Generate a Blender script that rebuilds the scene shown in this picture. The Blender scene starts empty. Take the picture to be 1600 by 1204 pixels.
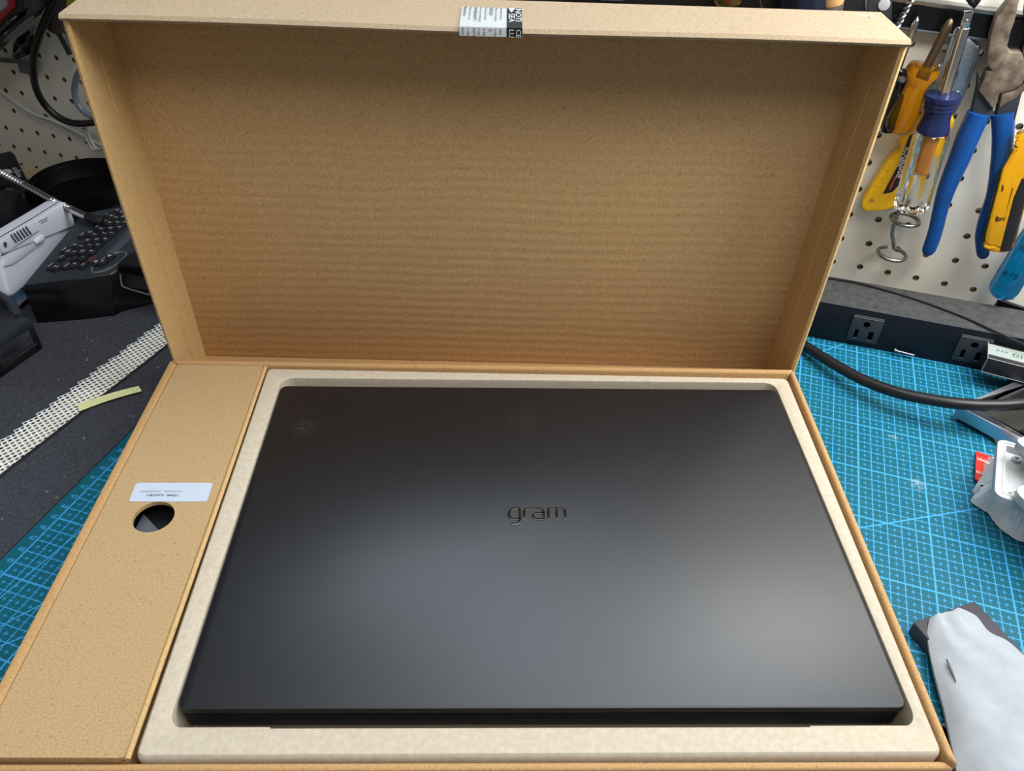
import bpy, bmesh, math, random
from mathutils import Vector as V, Matrix
from mathutils.geometry import tessellate_polygon
random.seed(7)
S = 0.01                                   # everything below is written in centimetres
C = bpy.context.scene.collection
scn = bpy.context.scene

# ------------------------------------------------------------------ camera, world, lights, exposure
F_PX = 1249.348
CAM = V((-2.957, -34.0736, 43.3257))
RM = Matrix(((0.9996452, -0.0082774, -0.0253160), (-0.0142171, 0.6379259, -0.7699666), (0.0225230, 0.7700532, 0.6375819)))
cd = bpy.data.cameras.new('camera')
cam = bpy.data.objects.new('camera', cd); C.objects.link(cam)
cd.sensor_fit = 'HORIZONTAL'; cd.sensor_width = 36.0; cd.lens = F_PX / 1600 * 36.0
cd.clip_start = 0.01; cd.clip_end = 50
cam.matrix_world = Matrix.Translation(CAM * S) @ RM.to_4x4()
scn.camera = cam

w = bpy.data.worlds.new('room_light'); scn.world = w; w.use_nodes = True
w.node_tree.nodes['Background'].inputs[0].default_value = (0.90, 0.95, 1.0, 1)
w.node_tree.nodes['Background'].inputs[1].default_value = 0.20

def area(name, loc, target, sx, sy, power, col):
    l = bpy.data.lights.new(name, 'AREA'); l.shape = 'RECTANGLE'; l.size = sx * S; l.size_y = sy * S
    l.energy = power; l.color = col
    o = bpy.data.objects.new(name, l); C.objects.link(o); o.location = V(loc) * S
    o.rotation_euler = (V(target) - V(loc)).to_track_quat('-Z', 'Y').to_euler()
    return o
area('ceiling_light', (22, -70, 150), (4, 6, 4), 100, 70, 13.5, (1.0, 0.97, 0.935))
area('bench_light', (50, 0, 112), (22, -46, 60), 180, 60, 19.5, (0.76, 0.885, 1.0))
area('pegboard_fill', (53, 9, 47), (49, 27, 12), 44, 8, 3.4, (1.0, 0.98, 0.94))  # added fill lamp, invented to brighten the tool pegboard

scn.view_settings.view_transform = 'Standard'; scn.view_settings.look = 'None'
scn.view_settings.exposure = 0.0; scn.view_settings.gamma = 1.0; scn.view_settings.use_curve_mapping = False

# ------------------------------------------------------------------ helpers: geometry
def ray(px, py):
    return RM @ V(((px - 800) / F_PX, -(py - 602) / F_PX, -1.0))
def at(px, py, z):                         # the point at height z seen at that pixel
    d = ray(px, py); return CAM + d * ((z - CAM.z) / d.z)
MR = Matrix(((0.9458768, 0.3235687, 0.0249063), (-0.3230415, 0.9461055, -0.0229916), (-0.0310033, 0.0137015, 0.9994254)))
OR = V((37.40566, 29.70636, 19.05085))
ML = Matrix(((0.9371552, 0.3484756, -0.0174646), (-0.3486606, 0.9372068, -0.0089014), (0.0132660, 0.0144312, 0.9998079)))
OL = V((-53.8732, 62.4486, 14.7455))
def wallpt(M, O, u, v, d): return O + M @ V((u, -d, v))
def WR(u, v, d): return wallpt(MR, OR, u, v, d)
def WL(u, v, d): return wallpt(ML, OL, u, v, d)
def onwall(M, O, px, py, d):               # the point d in front of that wall seen at that pixel
    n = -(M @ V((0, 1, 0))); r = ray(px, py)
    return CAM + r * (((O + n * d - CAM) @ n) / (r @ n))
def wr(px, py, d): return onwall(MR, OR, px, py, d)
def wl(px, py, d): return onwall(ML, OL, px, py, d)
NR = -(MR @ V((0, 1, 0))); NL = -(ML @ V((0, 1, 0)))
UP = V((0, 0, 1))
BE = V((math.cos(-0.3295), math.sin(-0.3295), 0)); BN = V((-BE.y, BE.x, 0))   # bench: along and away
HP = math.pi / 2

class MB:
    def __init__(s): s.v = []; s.f = []
    def add(s, vs, fs):
        n = len(s.v); s.v += [V(p) for p in vs]; s.f += [tuple(i + n for i in f) for f in fs]; return s
    def extr(s, pts, vec, holes=()):       # flat outline(s) pushed along a vector
        pts = [V(p) for p in pts]; vec = V(vec); loops = [pts] + [[V(p) for p in h] for h in holes]
        allp = [p for l in loops for p in l]; n = len(allp)
        if holes: tris = [tuple(t) for t in tessellate_polygon(loops)]
        else: tris = [tuple(range(n))]
        fs = [t for t in tris] + [tuple(reversed([i + n for i in t])) for t in tris]
        k = 0
        for l in loops:
            m = len(l)
            for i in range(m):
                a, b = k + i, k + (i + 1) % m
                fs.append((a, b, b + n, a + n))
            k += m
        return s.add(allp + [p + vec for p in allp], fs)
    def box(s, o, ex, ey, ez):             # corner and three edge vectors
        o, ex, ey, ez = V(o), V(ex), V(ey), V(ez)
        return s.extr([o, o + ex, o + ex + ey, o + ey], ez)
    def rings(s, rs, close0=True, close1=True, loop=False):
        m = len(rs[0]); fs = []
        vs = [p for r in rs for p in r]
        for k in range(len(rs) - (0 if loop else 1)):
            k2 = (k + 1) % len(rs)
            for i in range(m):
                j = (i + 1) % m
                fs.append((k * m + i, k * m + j, k2 * m + j, k2 * m + i))
        if close0 and not loop: fs.append(tuple(range(m))[::-1])
        if close1 and not loop: fs.append(tuple(range((len(rs) - 1) * m, len(rs) * m)))
        return s.add(vs, fs)
    def tube(s, path, r, n=10, closed=False, flat=1.0, flatdir=None):
        path = [V(p) for p in path]; N = len(path); rs = []
        rad = r if isinstance(r, (list, tuple)) else [r] * N
        t0 = (path[1] - path[0]).normalized()
        a = t0.orthogonal().normalized() if flatdir is None else (V(flatdir) - t0 * (V(flatdir) @ t0)).normalized()
        for k in range(N):
            if closed: t = (path[(k + 1) % N] - path[k - 1]).normalized()
            else: t = (path[min(k + 1, N - 1)] - path[max(k - 1, 0)]).normalized()
            a = (a - t * (a @ t)).normalized(); b = t.cross(a)
            rs.append([path[k] + (a * math.cos(q) * flat + b * math.sin(q)) * rad[k] for q in [2 * math.pi * i / n for i in range(n)]])
        return s.rings(rs, loop=closed)
    def lathe(s, A, B, prof, n=24, flute=None):   # prof: (distance along A->B in cm, radius); flute: (count, depth, t0, t1)
        A, B = V(A), V(B); ax = (B - A).normalized(); a = ax.orthogonal().normalized(); b = ax.cross(a); rs = []
        for t, r in prof:
            ring = []
            for i in range(n):
                q = 2 * math.pi * i / n; rr = r
                if flute and flute[2] <= t <= flute[3]: rr = r * (1 - flute[1] * (0.5 + 0.5 * math.cos(flute[0] * q)) ** 3)
                ring.append(A + ax * t + (a * math.cos(q) + b * math.sin(q)) * max(rr, 1e-4))
            rs.append(ring)
        return s.rings(rs)
    def grid(s, P, close_u=False):         # rows of points
        nr, nc = len(P), len(P[0]); fs = []
        for i in range(nr - 1):
            for j in range(nc - 1):
                fs.append((i * nc + j, i * nc + j + 1, (i + 1) * nc + j + 1, (i + 1) * nc + j))
        return s.add([p for r in P for p in r], fs)

def smooth(path, k=6, closed=False):       # Catmull-Rom
    path = [V(p) for p in path]; n = len(path); out = []
    for i in range(n if closed else n - 1):
        g = (lambda j: path[j % n]) if closed else (lambda j: path[max(0, min(n - 1, j))])
        p0, p1, p2, p3 = g(i - 1), g(i), g(i + 1), g(i + 2)
        for q in range(k):
            t = q / k
            out.append(0.5 * ((2 * p1) + (p2 - p0) * t + (2 * p0 - 5 * p1 + 4 * p2 - p3) * t * t + (3 * p1 - p0 - 3 * p2 + p3) * t ** 3))
    if not closed: out.append(path[-1])
    return out
def interp(vals, k):                       # radii along a smoothed path
    out = []
    for i in range(len(vals) - 1):
        for q in range(k): out.append(vals[i] + (vals[i + 1] - vals[i]) * q / k)
    return out + [vals[-1]]
def rround(pts, r, n=5):                   # round the corners of an outline
    pts = [V(p) for p in pts]; out = []; m = len(pts)
    rr = r if isinstance(r, (list, tuple)) else [r] * m
    for i in range(m):
        p, a, b = pts[i], pts[i - 1], pts[(i + 1) % m]
        da, db = (a - p), (b - p); R = min(rr[i], da.length * .45, db.length * .45)
        if R < 1e-4: out.append(p); continue
        A = p + da.normalized() * R; B = p + db.normalized() * R
        for k in range(n + 1):
            t = k / n; out.append(A * (1 - t) ** 2 + p * 2 * t * (1 - t) + B * t * t)
    return out
def inset(pts, d):                         # convex outline moved inwards (counter-clockwise or not)
    pts = [V(p) for p in pts]; c = sum(pts, V()) / len(pts); out = []; m = len(pts)
    for i in range(m):
        p, a, b = pts[i], pts[i - 1], pts[(i + 1) % m]
        ta, tb = (p - a).normalized(), (b - p).normalized()
        nrm = (pts[1] - pts[0]).cross(pts[2] - pts[0]) if False else None
        na = (c - p) - ta * ((c - p) @ ta); nb = (c - p) - tb * ((c - p) @ tb)
        na.normalize(); nb.normalize(); q = (na + nb); q.normalize()
        out.append(p + q * (d / max(0.35, q @ na)))
    return out
def ell(c, ex, ey, n=24): return [V(c) + V(ex) * math.cos(2 * math.pi * i / n) + V(ey) * math.sin(2 * math.pi * i / n) for i in range(n)]

# ------------------------------------------------------------------ helpers: objects
def ob(name, data): 
    o = bpy.data.objects.new(name, data); C.objects.link(o); return o
def tag(o, label=None, cat=None, group=None, kind=None):
    if label: o['label'] = label
    if cat: o['category'] = cat
    if group: o['group'] = group
    if kind: o['kind'] = kind
    return o
MW = {}
def thing(name, label, cat, loc, group=None, rot=None):
    o = ob(name, None); o.empty_display_size = 0.02
    m = Matrix.Translation(V(loc) * S) @ (rot.to_4x4() if rot else Matrix())
    o.matrix_world = m; MW[o.name] = m
    return tag(o, label, cat, group)
def build(name, mb, mat, parent=None, bevel=None, seg=2, ang=32, label=None, solid=None, flat=False, uv=None, weld=True, kind=None, loc=None):
    bm = bmesh.new()
    for p in mb.v: bm.verts.new(p * S)
    bm.verts.ensure_lookup_table()
    for f in mb.f:
        if len(set(f)) < 3: continue
        try: bm.faces.new([bm.verts[i] for i in f])
        except ValueError: pass
    if weld: bmesh.ops.remove_doubles(bm, verts=bm.verts, dist=1e-6)
    bmesh.ops.recalc_face_normals(bm, faces=bm.faces)
    if solid:
        bmesh.ops.solidify(bm, geom=bm.faces[:], thickness=solid * S)
    if bevel:
        es = [e for e in bm.edges if len(e.link_faces) == 2 and e.calc_face_angle(0) > math.radians(ang)]
        if es: bmesh.ops.bevel(bm, geom=es, offset=bevel * S, segments=seg, profile=0.5, affect='EDGES', clamp_overlap=True)
    me = bpy.data.meshes.new(name); 
    m = MW[parent.name] if parent is not None and parent.name in MW else None
    if parent is None and loc is not None: m = Matrix.Translation(V(loc) * S)
    if m is not None: bm.transform(m.inverted())
    bm.to_mesh(me); bm.free()
    if not flat:
        for p in me.polygons: p.use_smooth = True
        me.set_sharp_from_angle(angle=math.radians(38))
    me.materials.append(mat)
    o = ob(name, me)
    if parent is not None: o.parent = parent; MW[o.name] = m if m is not None else Matrix()
    elif m is not None: o.matrix_world = m; MW[o.name] = m
    else: MW[o.name] = Matrix()
    if label: o['label'] = label
    if kind: o['kind'] = kind
    return o
FONTC = {}
def lettering(name, s, org, xd, yd, size, mat, parent, bold=0.0, align='LEFT', lift=0.012, kind=None, spacing=1.0):
    cu = bpy.data.curves.new('t', 'FONT'); cu.body = s; cu.size = 1.0; cu.align_x = align; cu.align_y = 'CENTER'; cu.offset = bold; cu.resolution_u = 2; cu.space_character = spacing
    t = bpy.data.objects.new('t', cu); C.objects.link(t)
    me = bpy.data.meshes.new_from_object(t.evaluated_get(bpy.context.evaluated_depsgraph_get()))
    bpy.data.objects.remove(t); bpy.data.curves.remove(cu)
    xd, yd, org = V(xd), V(yd), V(org); n = xd.cross(yd).normalized()
    m = MW.get(parent.name, Matrix()).inverted()
    for v in me.vertices: v.co = m @ ((org + xd * (v.co.x * size) + yd * (v.co.y * size) + n * lift) * S)
    me.materials.append(mat); me.name = name
    o = ob(name, me); o.parent = parent; MW[o.name] = MW.get(parent.name, Matrix())
    if kind: o['kind'] = kind
    return o

# ------------------------------------------------------------------ helpers: materials
def lin(c): return tuple(((x / 255) / 12.92 if x / 255 <= 0.04045 else ((x / 255 + 0.055) / 1.055) ** 2.4) for x in c)
class Mat:
    def __init__(s, name, col, rough=0.5, metal=0.0, spec=0.5, trans=0.0, ior=1.45, coat=0.0, sheen=0.0, alpha=1.0):
        s.m = bpy.data.materials.new(name); s.m.use_nodes = True; s.t = s.m.node_tree; s.b = s.t.nodes['Principled BSDF']
        b = s.b.inputs
        b['Base Color'].default_value = (*lin(col), 1); b['Roughness'].default_value = rough; b['Metallic'].default_value = metal
        b['Specular IOR Level'].default_value = spec; b['Transmission Weight'].default_value = trans; b['IOR'].default_value = ior
        b['Coat Weight'].default_value = coat; b['Sheen Weight'].default_value = sheen; b['Alpha'].default_value = alpha
        s.col = col
    def n(s, typ, **kw):
        nd = s.t.nodes.new(typ)
        for k, v in kw.items(): setattr(nd, k, v)
        return nd
    def link(s, a, b): s.t.links.new(a, b)
    def mth(s, op, a, b=None, c=None):
        nd = s.n('ShaderNodeMath', operation=op)
        for i, x in enumerate((a, b, c)):
            if x is None: continue
            if isinstance(x, (int, float)): nd.inputs[i].default_value = x
            else: s.link(x, nd.inputs[i])
        return nd.outputs[0]
    def coords(s, scale=(1, 1, 1), kind='Object'):
        tc = s.n('ShaderNodeTexCoord'); mp = s.n('ShaderNodeMapping'); mp.inputs['Scale'].default_value = scale
        s.link(tc.outputs[kind], mp.inputs[0]); return mp.outputs[0]
    def noise(s, scale, detail=4, co=None, rough=0.55):
        nd = s.n('ShaderNodeTexNoise'); nd.inputs['Scale'].default_value = scale; nd.inputs['Detail'].default_value = detail; nd.inputs['Roughness'].default_value = rough
        s.link(co or s.coords(), nd.inputs['Vector']); return nd.outputs['Fac']
    def ramp(s, fac, lo, hi, a, b):        # colour between a and b as fac goes lo..hi
        r = s.n('ShaderNodeValToRGB'); e = r.color_ramp.elements
        e[0].position = lo; e[0].color = (*lin(a), 1); e[1].position = hi; e[1].color = (*lin(b), 1)
        s.link(fac, r.inputs[0]); return r.outputs[0]
    def color(s, c): s.link(c, s.b.inputs['Base Color']); return s
    def mix(s, fac, a, b):
        nd = s.n('ShaderNodeMix', data_type='RGBA')
        for x, k in ((fac, 0), (a, 6), (b, 7)):
            if isinstance(x, tuple): nd.inputs[k].default_value = (*lin(x), 1)
            elif isinstance(x, (int, float)): nd.inputs[k].default_value = x
            else: s.link(x, nd.inputs[k])
        return nd.outputs[2]
    def bump(s, h, strength=0.2, dist=0.0005):
        nd = s.n('ShaderNodeBump'); nd.inputs['Strength'].default_value = strength; nd.inputs['Distance'].default_value = dist
        s.link(h, nd.inputs['Height']); s.link(nd.outputs[0], s.b.inputs['Normal']); return s
    def mottled(s, scale, amt, bump=0.0, co=None, detail=5):
        a = tuple(max(0, x * (1 - amt)) for x in s.col); b = tuple(min(255, x * (1 + amt)) for x in s.col)
        f = s.noise(scale, detail, co); s.color(s.ramp(f, 0.3, 0.7, a, b))
        if bump: s.bump(f, bump)
        return s

def kraft(name, col, flute=None, amt=0.05):
    m = Mat(name, col, rough=0.82, spec=0.25)
    fine = m.noise(900, 3); big = m.noise(14, 3); streak = m.noise(60, 3, m.coords((0.25, 6, 6)))
    a = tuple(x * (1 - amt * 1.6) for x in col); b = tuple(min(255, x * (1 + amt)) for x in col)
    c1 = m.ramp(fine, 0.35, 0.65, a, b)
    c2 = m.mix(m.mth('MULTIPLY', m.mth('SUBTRACT', big, 0.35), 0.35), c1, tuple(x * .9 for x in col))
    spots = m.noise(420, 1)
    c3 = m.mix(m.mth('MULTIPLY', m.mth('GREATER_THAN', spots, 0.72), 0.35), c2, tuple(x * .55 for x in col))
    m.color(c3)
    if flute:                              # corrugation telegraphing through the liner
        sep = m.n('ShaderNodeSeparateXYZ'); m.link(m.coords(), sep.inputs[0])
        wob = m.mth('MULTIPLY', m.noise(9, 2), 0.012)
        h = m.mth('SINE', m.mth('MULTIPLY', m.mth('ADD', sep.outputs[flute[0]], wob), 2 * math.pi / flute[1]))
        h2 = m.mth('MULTIPLY', h, m.mth('MULTIPLY', m.noise(26, 2, m.coords((0.4, 1, 3))), 1.0))
        m.bump(m.mth('ADD', h2, m.mth('MULTIPLY', fine, 0.5)), flute[2], 0.0006)
    else:
        m.bump(m.mth('ADD', streak, m.mth('MULTIPLY', fine, 0.6)), 0.10, 0.0006)
    return m.m

M = {}
M['kraft'] = kraft('kraft_cardboard', (190, 150, 101))
M['kraft_panel'] = kraft('kraft_panel', (197, 161, 114), flute=(2, 0.0082, 0.22))
M['kraft_side'] = kraft('kraft_side', (206, 170, 116), flute=(2, 0.0135, 0.10))
M['kraft_pale'] = kraft('kraft_outer', (188, 156, 113)); M['kraft_lid'] = kraft('kraft_lid_top', (176, 154, 126))
pm = Mat('moulded_pulp', (214, 190, 155), rough=0.9, spec=0.2)
f1 = pm.noise(300, 4); f2 = pm.noise(30, 3)
pm.color(pm.mix(pm.mth('MULTIPLY', pm.mth('GREATER_THAN', pm.noise(420, 1), 0.76), 0.3), pm.ramp(f1, .3, .7, (188, 174, 152), (202, 189, 169)), (170, 140, 100)))
pm.bump(pm.mth('ADD', f1, f2), 0.12, 0.0008); M['pulp'] = pm.m
lp = Mat('laptop_paint', (22, 22, 24), rough=0.42, spec=0.72)
lp.link(lp.mth('ADD', lp.mth('MULTIPLY', lp.noise(7, 4), 0.10), 0.36), lp.b.inputs['Roughness'])
lp.color(lp.ramp(lp.noise(2500, 1), .3, .7, (13, 14, 18), (18, 19, 24)))
tcl = lp.n('ShaderNodeTexCoord'); prev = lp.b.inputs['Base Color'].links[0].from_socket
for (sx, sy), rad, colr, amt in ((( -16.4, 8.3), .011, (70, 66, 62), .55), ((.35, 7.75), .006, (8, 8, 9), .8), ((-.6, 9.2), .016, (52, 50, 50), .35), ((11.2, 9.9), .006, (10, 10, 11), .7)):
    vm = lp.n('ShaderNodeVectorMath', operation='DISTANCE'); lp.link(tcl.outputs['Object'], vm.inputs[0]); vm.inputs[1].default_value = (sx * S, sy * S, 1.69 * S)
    fall = lp.mth('MAXIMUM', lp.mth('SUBTRACT', 1.0, lp.mth('DIVIDE', vm.outputs['Value'], rad)), 0.0)
    sm = lp.mth('MULTIPLY', lp.mth('MULTIPLY', fall, lp.mth('GREATER_THAN', lp.noise(520, 4), .5)), amt)   # fingerprints and scuffs
    prev = lp.mix(sm, prev, colr)
lp.color(prev); M['laptop'] = lp.m
M['laptop_dark'] = Mat('laptop_base', (12, 12, 15), rough=0.5, spec=.3).m
M['chrome'] = Mat('chrome', (200, 200, 205), rough=0.14, metal=1).m
M['logo'] = Mat('logo_mirror', (120, 118, 116), rough=0.16, metal=1).m
M['steel'] = Mat('steel', (150, 150, 152), rough=0.28, metal=1).mottled(60, .12).m
M['pin'] = Mat('zinc_pin', (112, 114, 118), rough=.42, metal=1).m; M['void'] = Mat('slot_shadow_black', (5, 5, 6), rough=.95, spec=0).m
M['wire'] = Mat('galvanised_wire', (150, 150, 145), rough=0.32, metal=1).m
M['galv'] = Mat('galvanised_plate', (150, 160, 166), rough=0.42, metal=.85).mottled(500, .08).m
M['rust'] = Mat('worn_steel', (104, 92, 80), rough=0.55, metal=.3).mottled(130, .3, .25).m
M['bronze'] = Mat('brown_steel', (120, 103, 82), rough=0.35, metal=.9).m
M['black'] = Mat('black_plastic', (22, 22, 25), rough=0.42).m
M['black_gloss'] = Mat('black_gloss', (14, 14, 17), rough=0.2).m
M['black_metal'] = Mat('black_powder_coat', (14, 18, 25), rough=0.55, spec=.35).mottled(300, .12).m
M['strip_top'] = Mat('dusty_black_metal', (58, 58, 58), rough=0.65).mottled(150, .22).m
M['dark_grey'] = Mat('dark_grey_rubber', (44, 49, 54), rough=0.6).m
M['grey'] = Mat('grey_plastic', (88, 92, 98), rough=0.5).m
M['rubber'] = Mat('rubber_cable', (22, 22, 24), rough=0.38).m
cl = Mat('black_cloth', (50, 51, 57), rough=0.95, spec=0.15)
wv = cl.noise(700, 2, cl.coords((1, 1, 1))); cl.color(cl.mix(cl.mth('MULTIPLY', cl.mth('GREATER_THAN', cl.noise(210, 1), 0.765), 0.6), cl.ramp(wv, .3, .7, (52, 53, 58), (74, 75, 82)), (160, 145, 138)))
cl.bump(wv, 0.35, 0.0008); M['cloth'] = cl.m
M['stitch'] = Mat('black_thread', (24, 24, 27), rough=0.8).m
M['mesh_white'] = Mat('white_pvc_mesh', (238, 239, 234), rough=0.6).mottled(40, .05).m
M['note'] = Mat('yellow_green_paper', (226, 226, 164), rough=0.8).mottled(20, .03).m
M['white'] = Mat('white_plastic', (184, 186, 187), rough=0.35).m
M['white_line'] = Mat('white_print', (225, 228, 228), rough=0.6).m
M['lavender'] = Mat('pale_grey_plastic', (230, 231, 243), rough=0.38).m
M['lav_dark'] = Mat('shadow_slot', (86, 86, 98), rough=0.6).m
M['peg'] = Mat('pegboard_paint', (226, 222, 210), rough=0.55, spec=0.35).mottled(12, .025).m
M['peg_edge'] = Mat('hardboard_edge', (120, 92, 70), rough=0.9).m
M['wallgrey'] = Mat('wall_paint', (120, 118, 114), rough=0.9).m
M['ceil'] = Mat('ceiling_paint', (205, 205, 202), rough=0.9).m
wd = Mat('old_wood', (176, 156, 124), rough=0.8)
g = wd.noise(30, 6, wd.coords((1, 14, 1))); wd.color(wd.mix(wd.mth('MULTIPLY', wd.mth('GREATER_THAN', wd.noise(18, 5, wd.coords((1, 5, 1))), .62), .7), wd.ramp(g, .3, .7, (150, 128, 98), (196, 178, 148)), (66, 48, 32))); wd.bump(g, .3, .001); M['wood'] = wd.m
M['handle_wood'] = Mat('tool_wood', (190, 150, 96), rough=0.6).mottled(60, .1).m
M['copper'] = Mat('copper', (176, 120, 70), rough=0.3, metal=1).m
M['navy'] = Mat('navy_plastic', (22, 34, 74), rough=0.3).m
M['dark_navy'] = Mat('dark_navy_plastic', (16, 22, 40), rough=0.35).m
M['blue_grip'] = Mat('blue_grip', (12, 70, 138), rough=0.33).mottled(30, .06).m
M['yellow'] = Mat('yellow_plastic', (242, 186, 10), rough=0.36).m
M['red'] = Mat('red_film', (214, 38, 28), rough=0.35).m
M['key_red'] = Mat('muted_red_key', (82, 40, 44), rough=.4).m; M['dark_red'] = Mat('red_plastic', (150, 22, 32), rough=0.4).m
M['label_black'] = Mat('black_label', (28, 26, 26), rough=0.5).m
M['orange_print'] = Mat('orange_print', (214, 90, 50), rough=0.6).m
M['ink'] = Mat('grey_ink', (110, 112, 118), rough=0.7).m
M['ink_key'] = Mat('pale_key_print', (170, 172, 176), rough=.6).m; M['ink_dark'] = Mat('black_ink', (48, 48, 52), rough=0.7).m
M['paper'] = Mat('white_sticker', (196, 206, 219), rough=0.45).m
M['seal'] = Mat('seal_film', (196, 200, 200), rough=0.25).m
M['blue_cloth'] = Mat('blue_cloth', (118, 168, 214), rough=0.9).mottled(50, .08, .2).m
M['beige_cable'] = Mat('beige_cable', (206, 192, 160), rough=0.45).m
M['white_cable'] = Mat('grey_white_cable', (176, 176, 166), rough=0.5).m
M['grey_cable'] = Mat('grey_blue_cable', (104, 112, 122), rough=0.22).m
M['alu'] = Mat('brushed_aluminium', (190, 194, 200), rough=0.33, metal=1).m
M['glass_dark'] = Mat('dark_glass', (30, 32, 28), rough=0.12).m
M['box_black'] = Mat('black_card', (34, 33, 36), rough=0.5).m
M['card_edge'] = Mat('white_card_edge', (150, 146, 142), rough=0.7).m
M['mint'] = Mat('pale_mint_print', (146, 157, 150), rough=0.55).m
M['foam'] = Mat('white_foam_sleeve', (162, 167, 172), rough=0.85, spec=0.2).mottled(110, .03, .35).m
M['bag'] = Mat('frosted_bag', (244, 247, 250), rough=0.4, trans=0.05, ior=1.3).mottled(90, .03, .5).m
M['clear'] = Mat('clear_acrylic', (248, 248, 246), rough=0.04, trans=1.0, ior=1.45).m
M['amber'] = Mat('amber_acetate', (255, 190, 30), rough=0.05, trans=0.93, ior=1.4).m
M['amber_deep'] = Mat('deep_amber_acetate', (255, 182, 30), rough=0.05, trans=0.95, ior=1.4).m
M['teal'] = Mat('teal_acetate', (10, 132, 186), rough=0.06, trans=0.75, ior=1.46).m
M['amber_core'] = Mat('amber_core', (176, 112, 40), rough=0.4).m
M['wrap'] = Mat('dark_film', (34, 32, 28), rough=0.3).mottled(120, .3, .8).m

# cutting mat: grid in centimetres from the mesh's own coordinates
cm = Mat('cutting_mat', (30, 110, 122), rough=0.5, spec=0.22)
uvn = cm.n('ShaderNodeUVMap'); sp = cm.n('ShaderNodeSeparateXYZ'); cm.link(uvn.outputs[0], sp.inputs[0])
U, W_ = sp.outputs[0], sp.outputs[1]
def near(x, step):                         # distance to the nearest multiple of step
    return cm.mth('ABSOLUTE', cm.mth('SUBTRACT', x, cm.mth('MULTIPLY', cm.mth('ROUND', cm.mth('DIVIDE', x, step)), step)))
def band(d, wid): return cm.mth('LESS_THAN', d, wid)
def both(a, b): return cm.mth('MULTIPLY', a, b)
def any_(a, b): return cm.mth('MAXIMUM', a, b)
thin = any_(band(near(U, 1), .033), band(near(W_, 1), .033))
bold = any_(band(near(U, 5), .062), band(near(W_, 5), .062))
hu = both(band(near(U, .5), .024), band(near(W_, .5), .15)); hv = both(band(near(W_, .5), .024), band(near(U, .5), .15))
dg1 = band(cm.mth('ABSOLUTE', cm.mth('ADD', cm.mth('MULTIPLY', cm.mth('SUBTRACT', U, 55.25), .486), cm.mth('MULTIPLY', cm.mth('SUBTRACT', W_, 25.99), .874))), .055)
dg2 = band(cm.mth('ABSOLUTE', cm.mth('ADD', cm.mth('MULTIPLY', cm.mth('SUBTRACT', U, 50.73), .68), cm.mth('MULTIPLY', cm.mth('SUBTRACT', W_, 7.02), .733))), .055)
def fan(u0, v0, nu_, nv_): return band(cm.mth('ABSOLUTE', cm.mth('ADD', cm.mth('MULTIPLY', cm.mth('SUBTRACT', U, u0), nu_), cm.mth('MULTIPLY', cm.mth('SUBTRACT', W_, v0), nv_))), .045)
dg3 = both(any_(fan(1.46, 50.09, .987, .162), any_(fan(2.83, 53.15, .863, .505), fan(3.84, 54.3, .749, .663))), cm.mth('LESS_THAN', U, 20))
dg1 = both(dg1, cm.mth('GREATER_THAN', U, 40)); dg2 = both(dg2, cm.mth('GREATER_THAN', U, 40))
dg4 = dg3
lines = any_(any_(any_(thin, bold), any_(hu, hv)), any_(any_(dg1, dg2), any_(dg3, dg4)))
inside = both(cm.mth('GREATER_THAN', U, -.06), both(cm.mth('GREATER_THAN', W_, -.06), both(cm.mth('LESS_THAN', U, 90.06), cm.mth('LESS_THAN', W_, 60.06))))
lines = both(lines, inside)
basec = cm.ramp(cm.noise(25, 5), .3, .7, (14, 86, 101), (19, 93, 107))
scr = cm.mth('MULTIPLY', cm.mth('GREATER_THAN', cm.noise(70, 4, cm.coords((1, 3, 1))), 0.74), .25)
matc = cm.mix(lines, cm.mix(scr, basec, (110, 170, 180)), (62, 150, 212))
tcm = cm.n('ShaderNodeTexCoord')
for (px, py, rad) in ((1434, 756, .0075), (1396, 683, .005)):      # pale knife scuffs
    q_ = at(px, py, 0) - V((10, 0, -.3)); vm = cm.n('ShaderNodeVectorMath', operation='DISTANCE'); cm.link(tcm.outputs['Object'], vm.inputs[0]); vm.inputs[1].default_value = q_ * S
    fall = cm.mth('MAXIMUM', cm.mth('SUBTRACT', 1.0, cm.mth('DIVIDE', vm.outputs['Value'], rad)), 0.0)
    matc = cm.mix(cm.mth('MULTIPLY', cm.mth('MULTIPLY', fall, cm.mth('GREATER_THAN', cm.noise(330, 3, cm.coords((.5, 2, 1))), .5)), .42), matc, (190, 205, 210))
cm.color(matc)
M['cut_mat'] = cm.m
M['mat_print'] = Mat('mat_blue_print', (70, 160, 225), rough=0.5).m

# ------------------------------------------------------------------ the room: bench, walls
def slab(z0, z1, pts): return MB().extr([V((x, y, z0)) for x, y in pts], (0, 0, z1 - z0))
def bench_pt(a, b, z): return BE * a + BN * b + V((0, 0, z))
BACK = at(60, 262, -.3).dot(BN)            # back edge of the bench top, measured along BN
bench = thing('workbench', 'old wooden workbench top under the mats, split boards bare along the pegboard', 'workbench', bench_pt(-10, BACK - 40, -4.3))
edges = [BACK, BACK - 7.3, BACK - 16.5, BACK - 30, BACK - 44, BACK - 58, BACK - 73]
for k in range(6):
    mb = MB(); b1, b0 = edges[k] - .06, edges[k + 1] + .06
    mb.box(bench_pt(-110, b0, -4.3), BE * 215, BN * (b1 - b0), (0, 0, 4.0 - .08 * (k % 2)))
    build('plank', mb, M['wood'], bench, bevel=.12)
floor = build('floor', MB().box((-250, -200, -95), (500, 0, 0), (0, 400, 0), (0, 0, 5)), M['wallgrey']); tag(floor, kind='structure')
bleg = MB()
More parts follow.
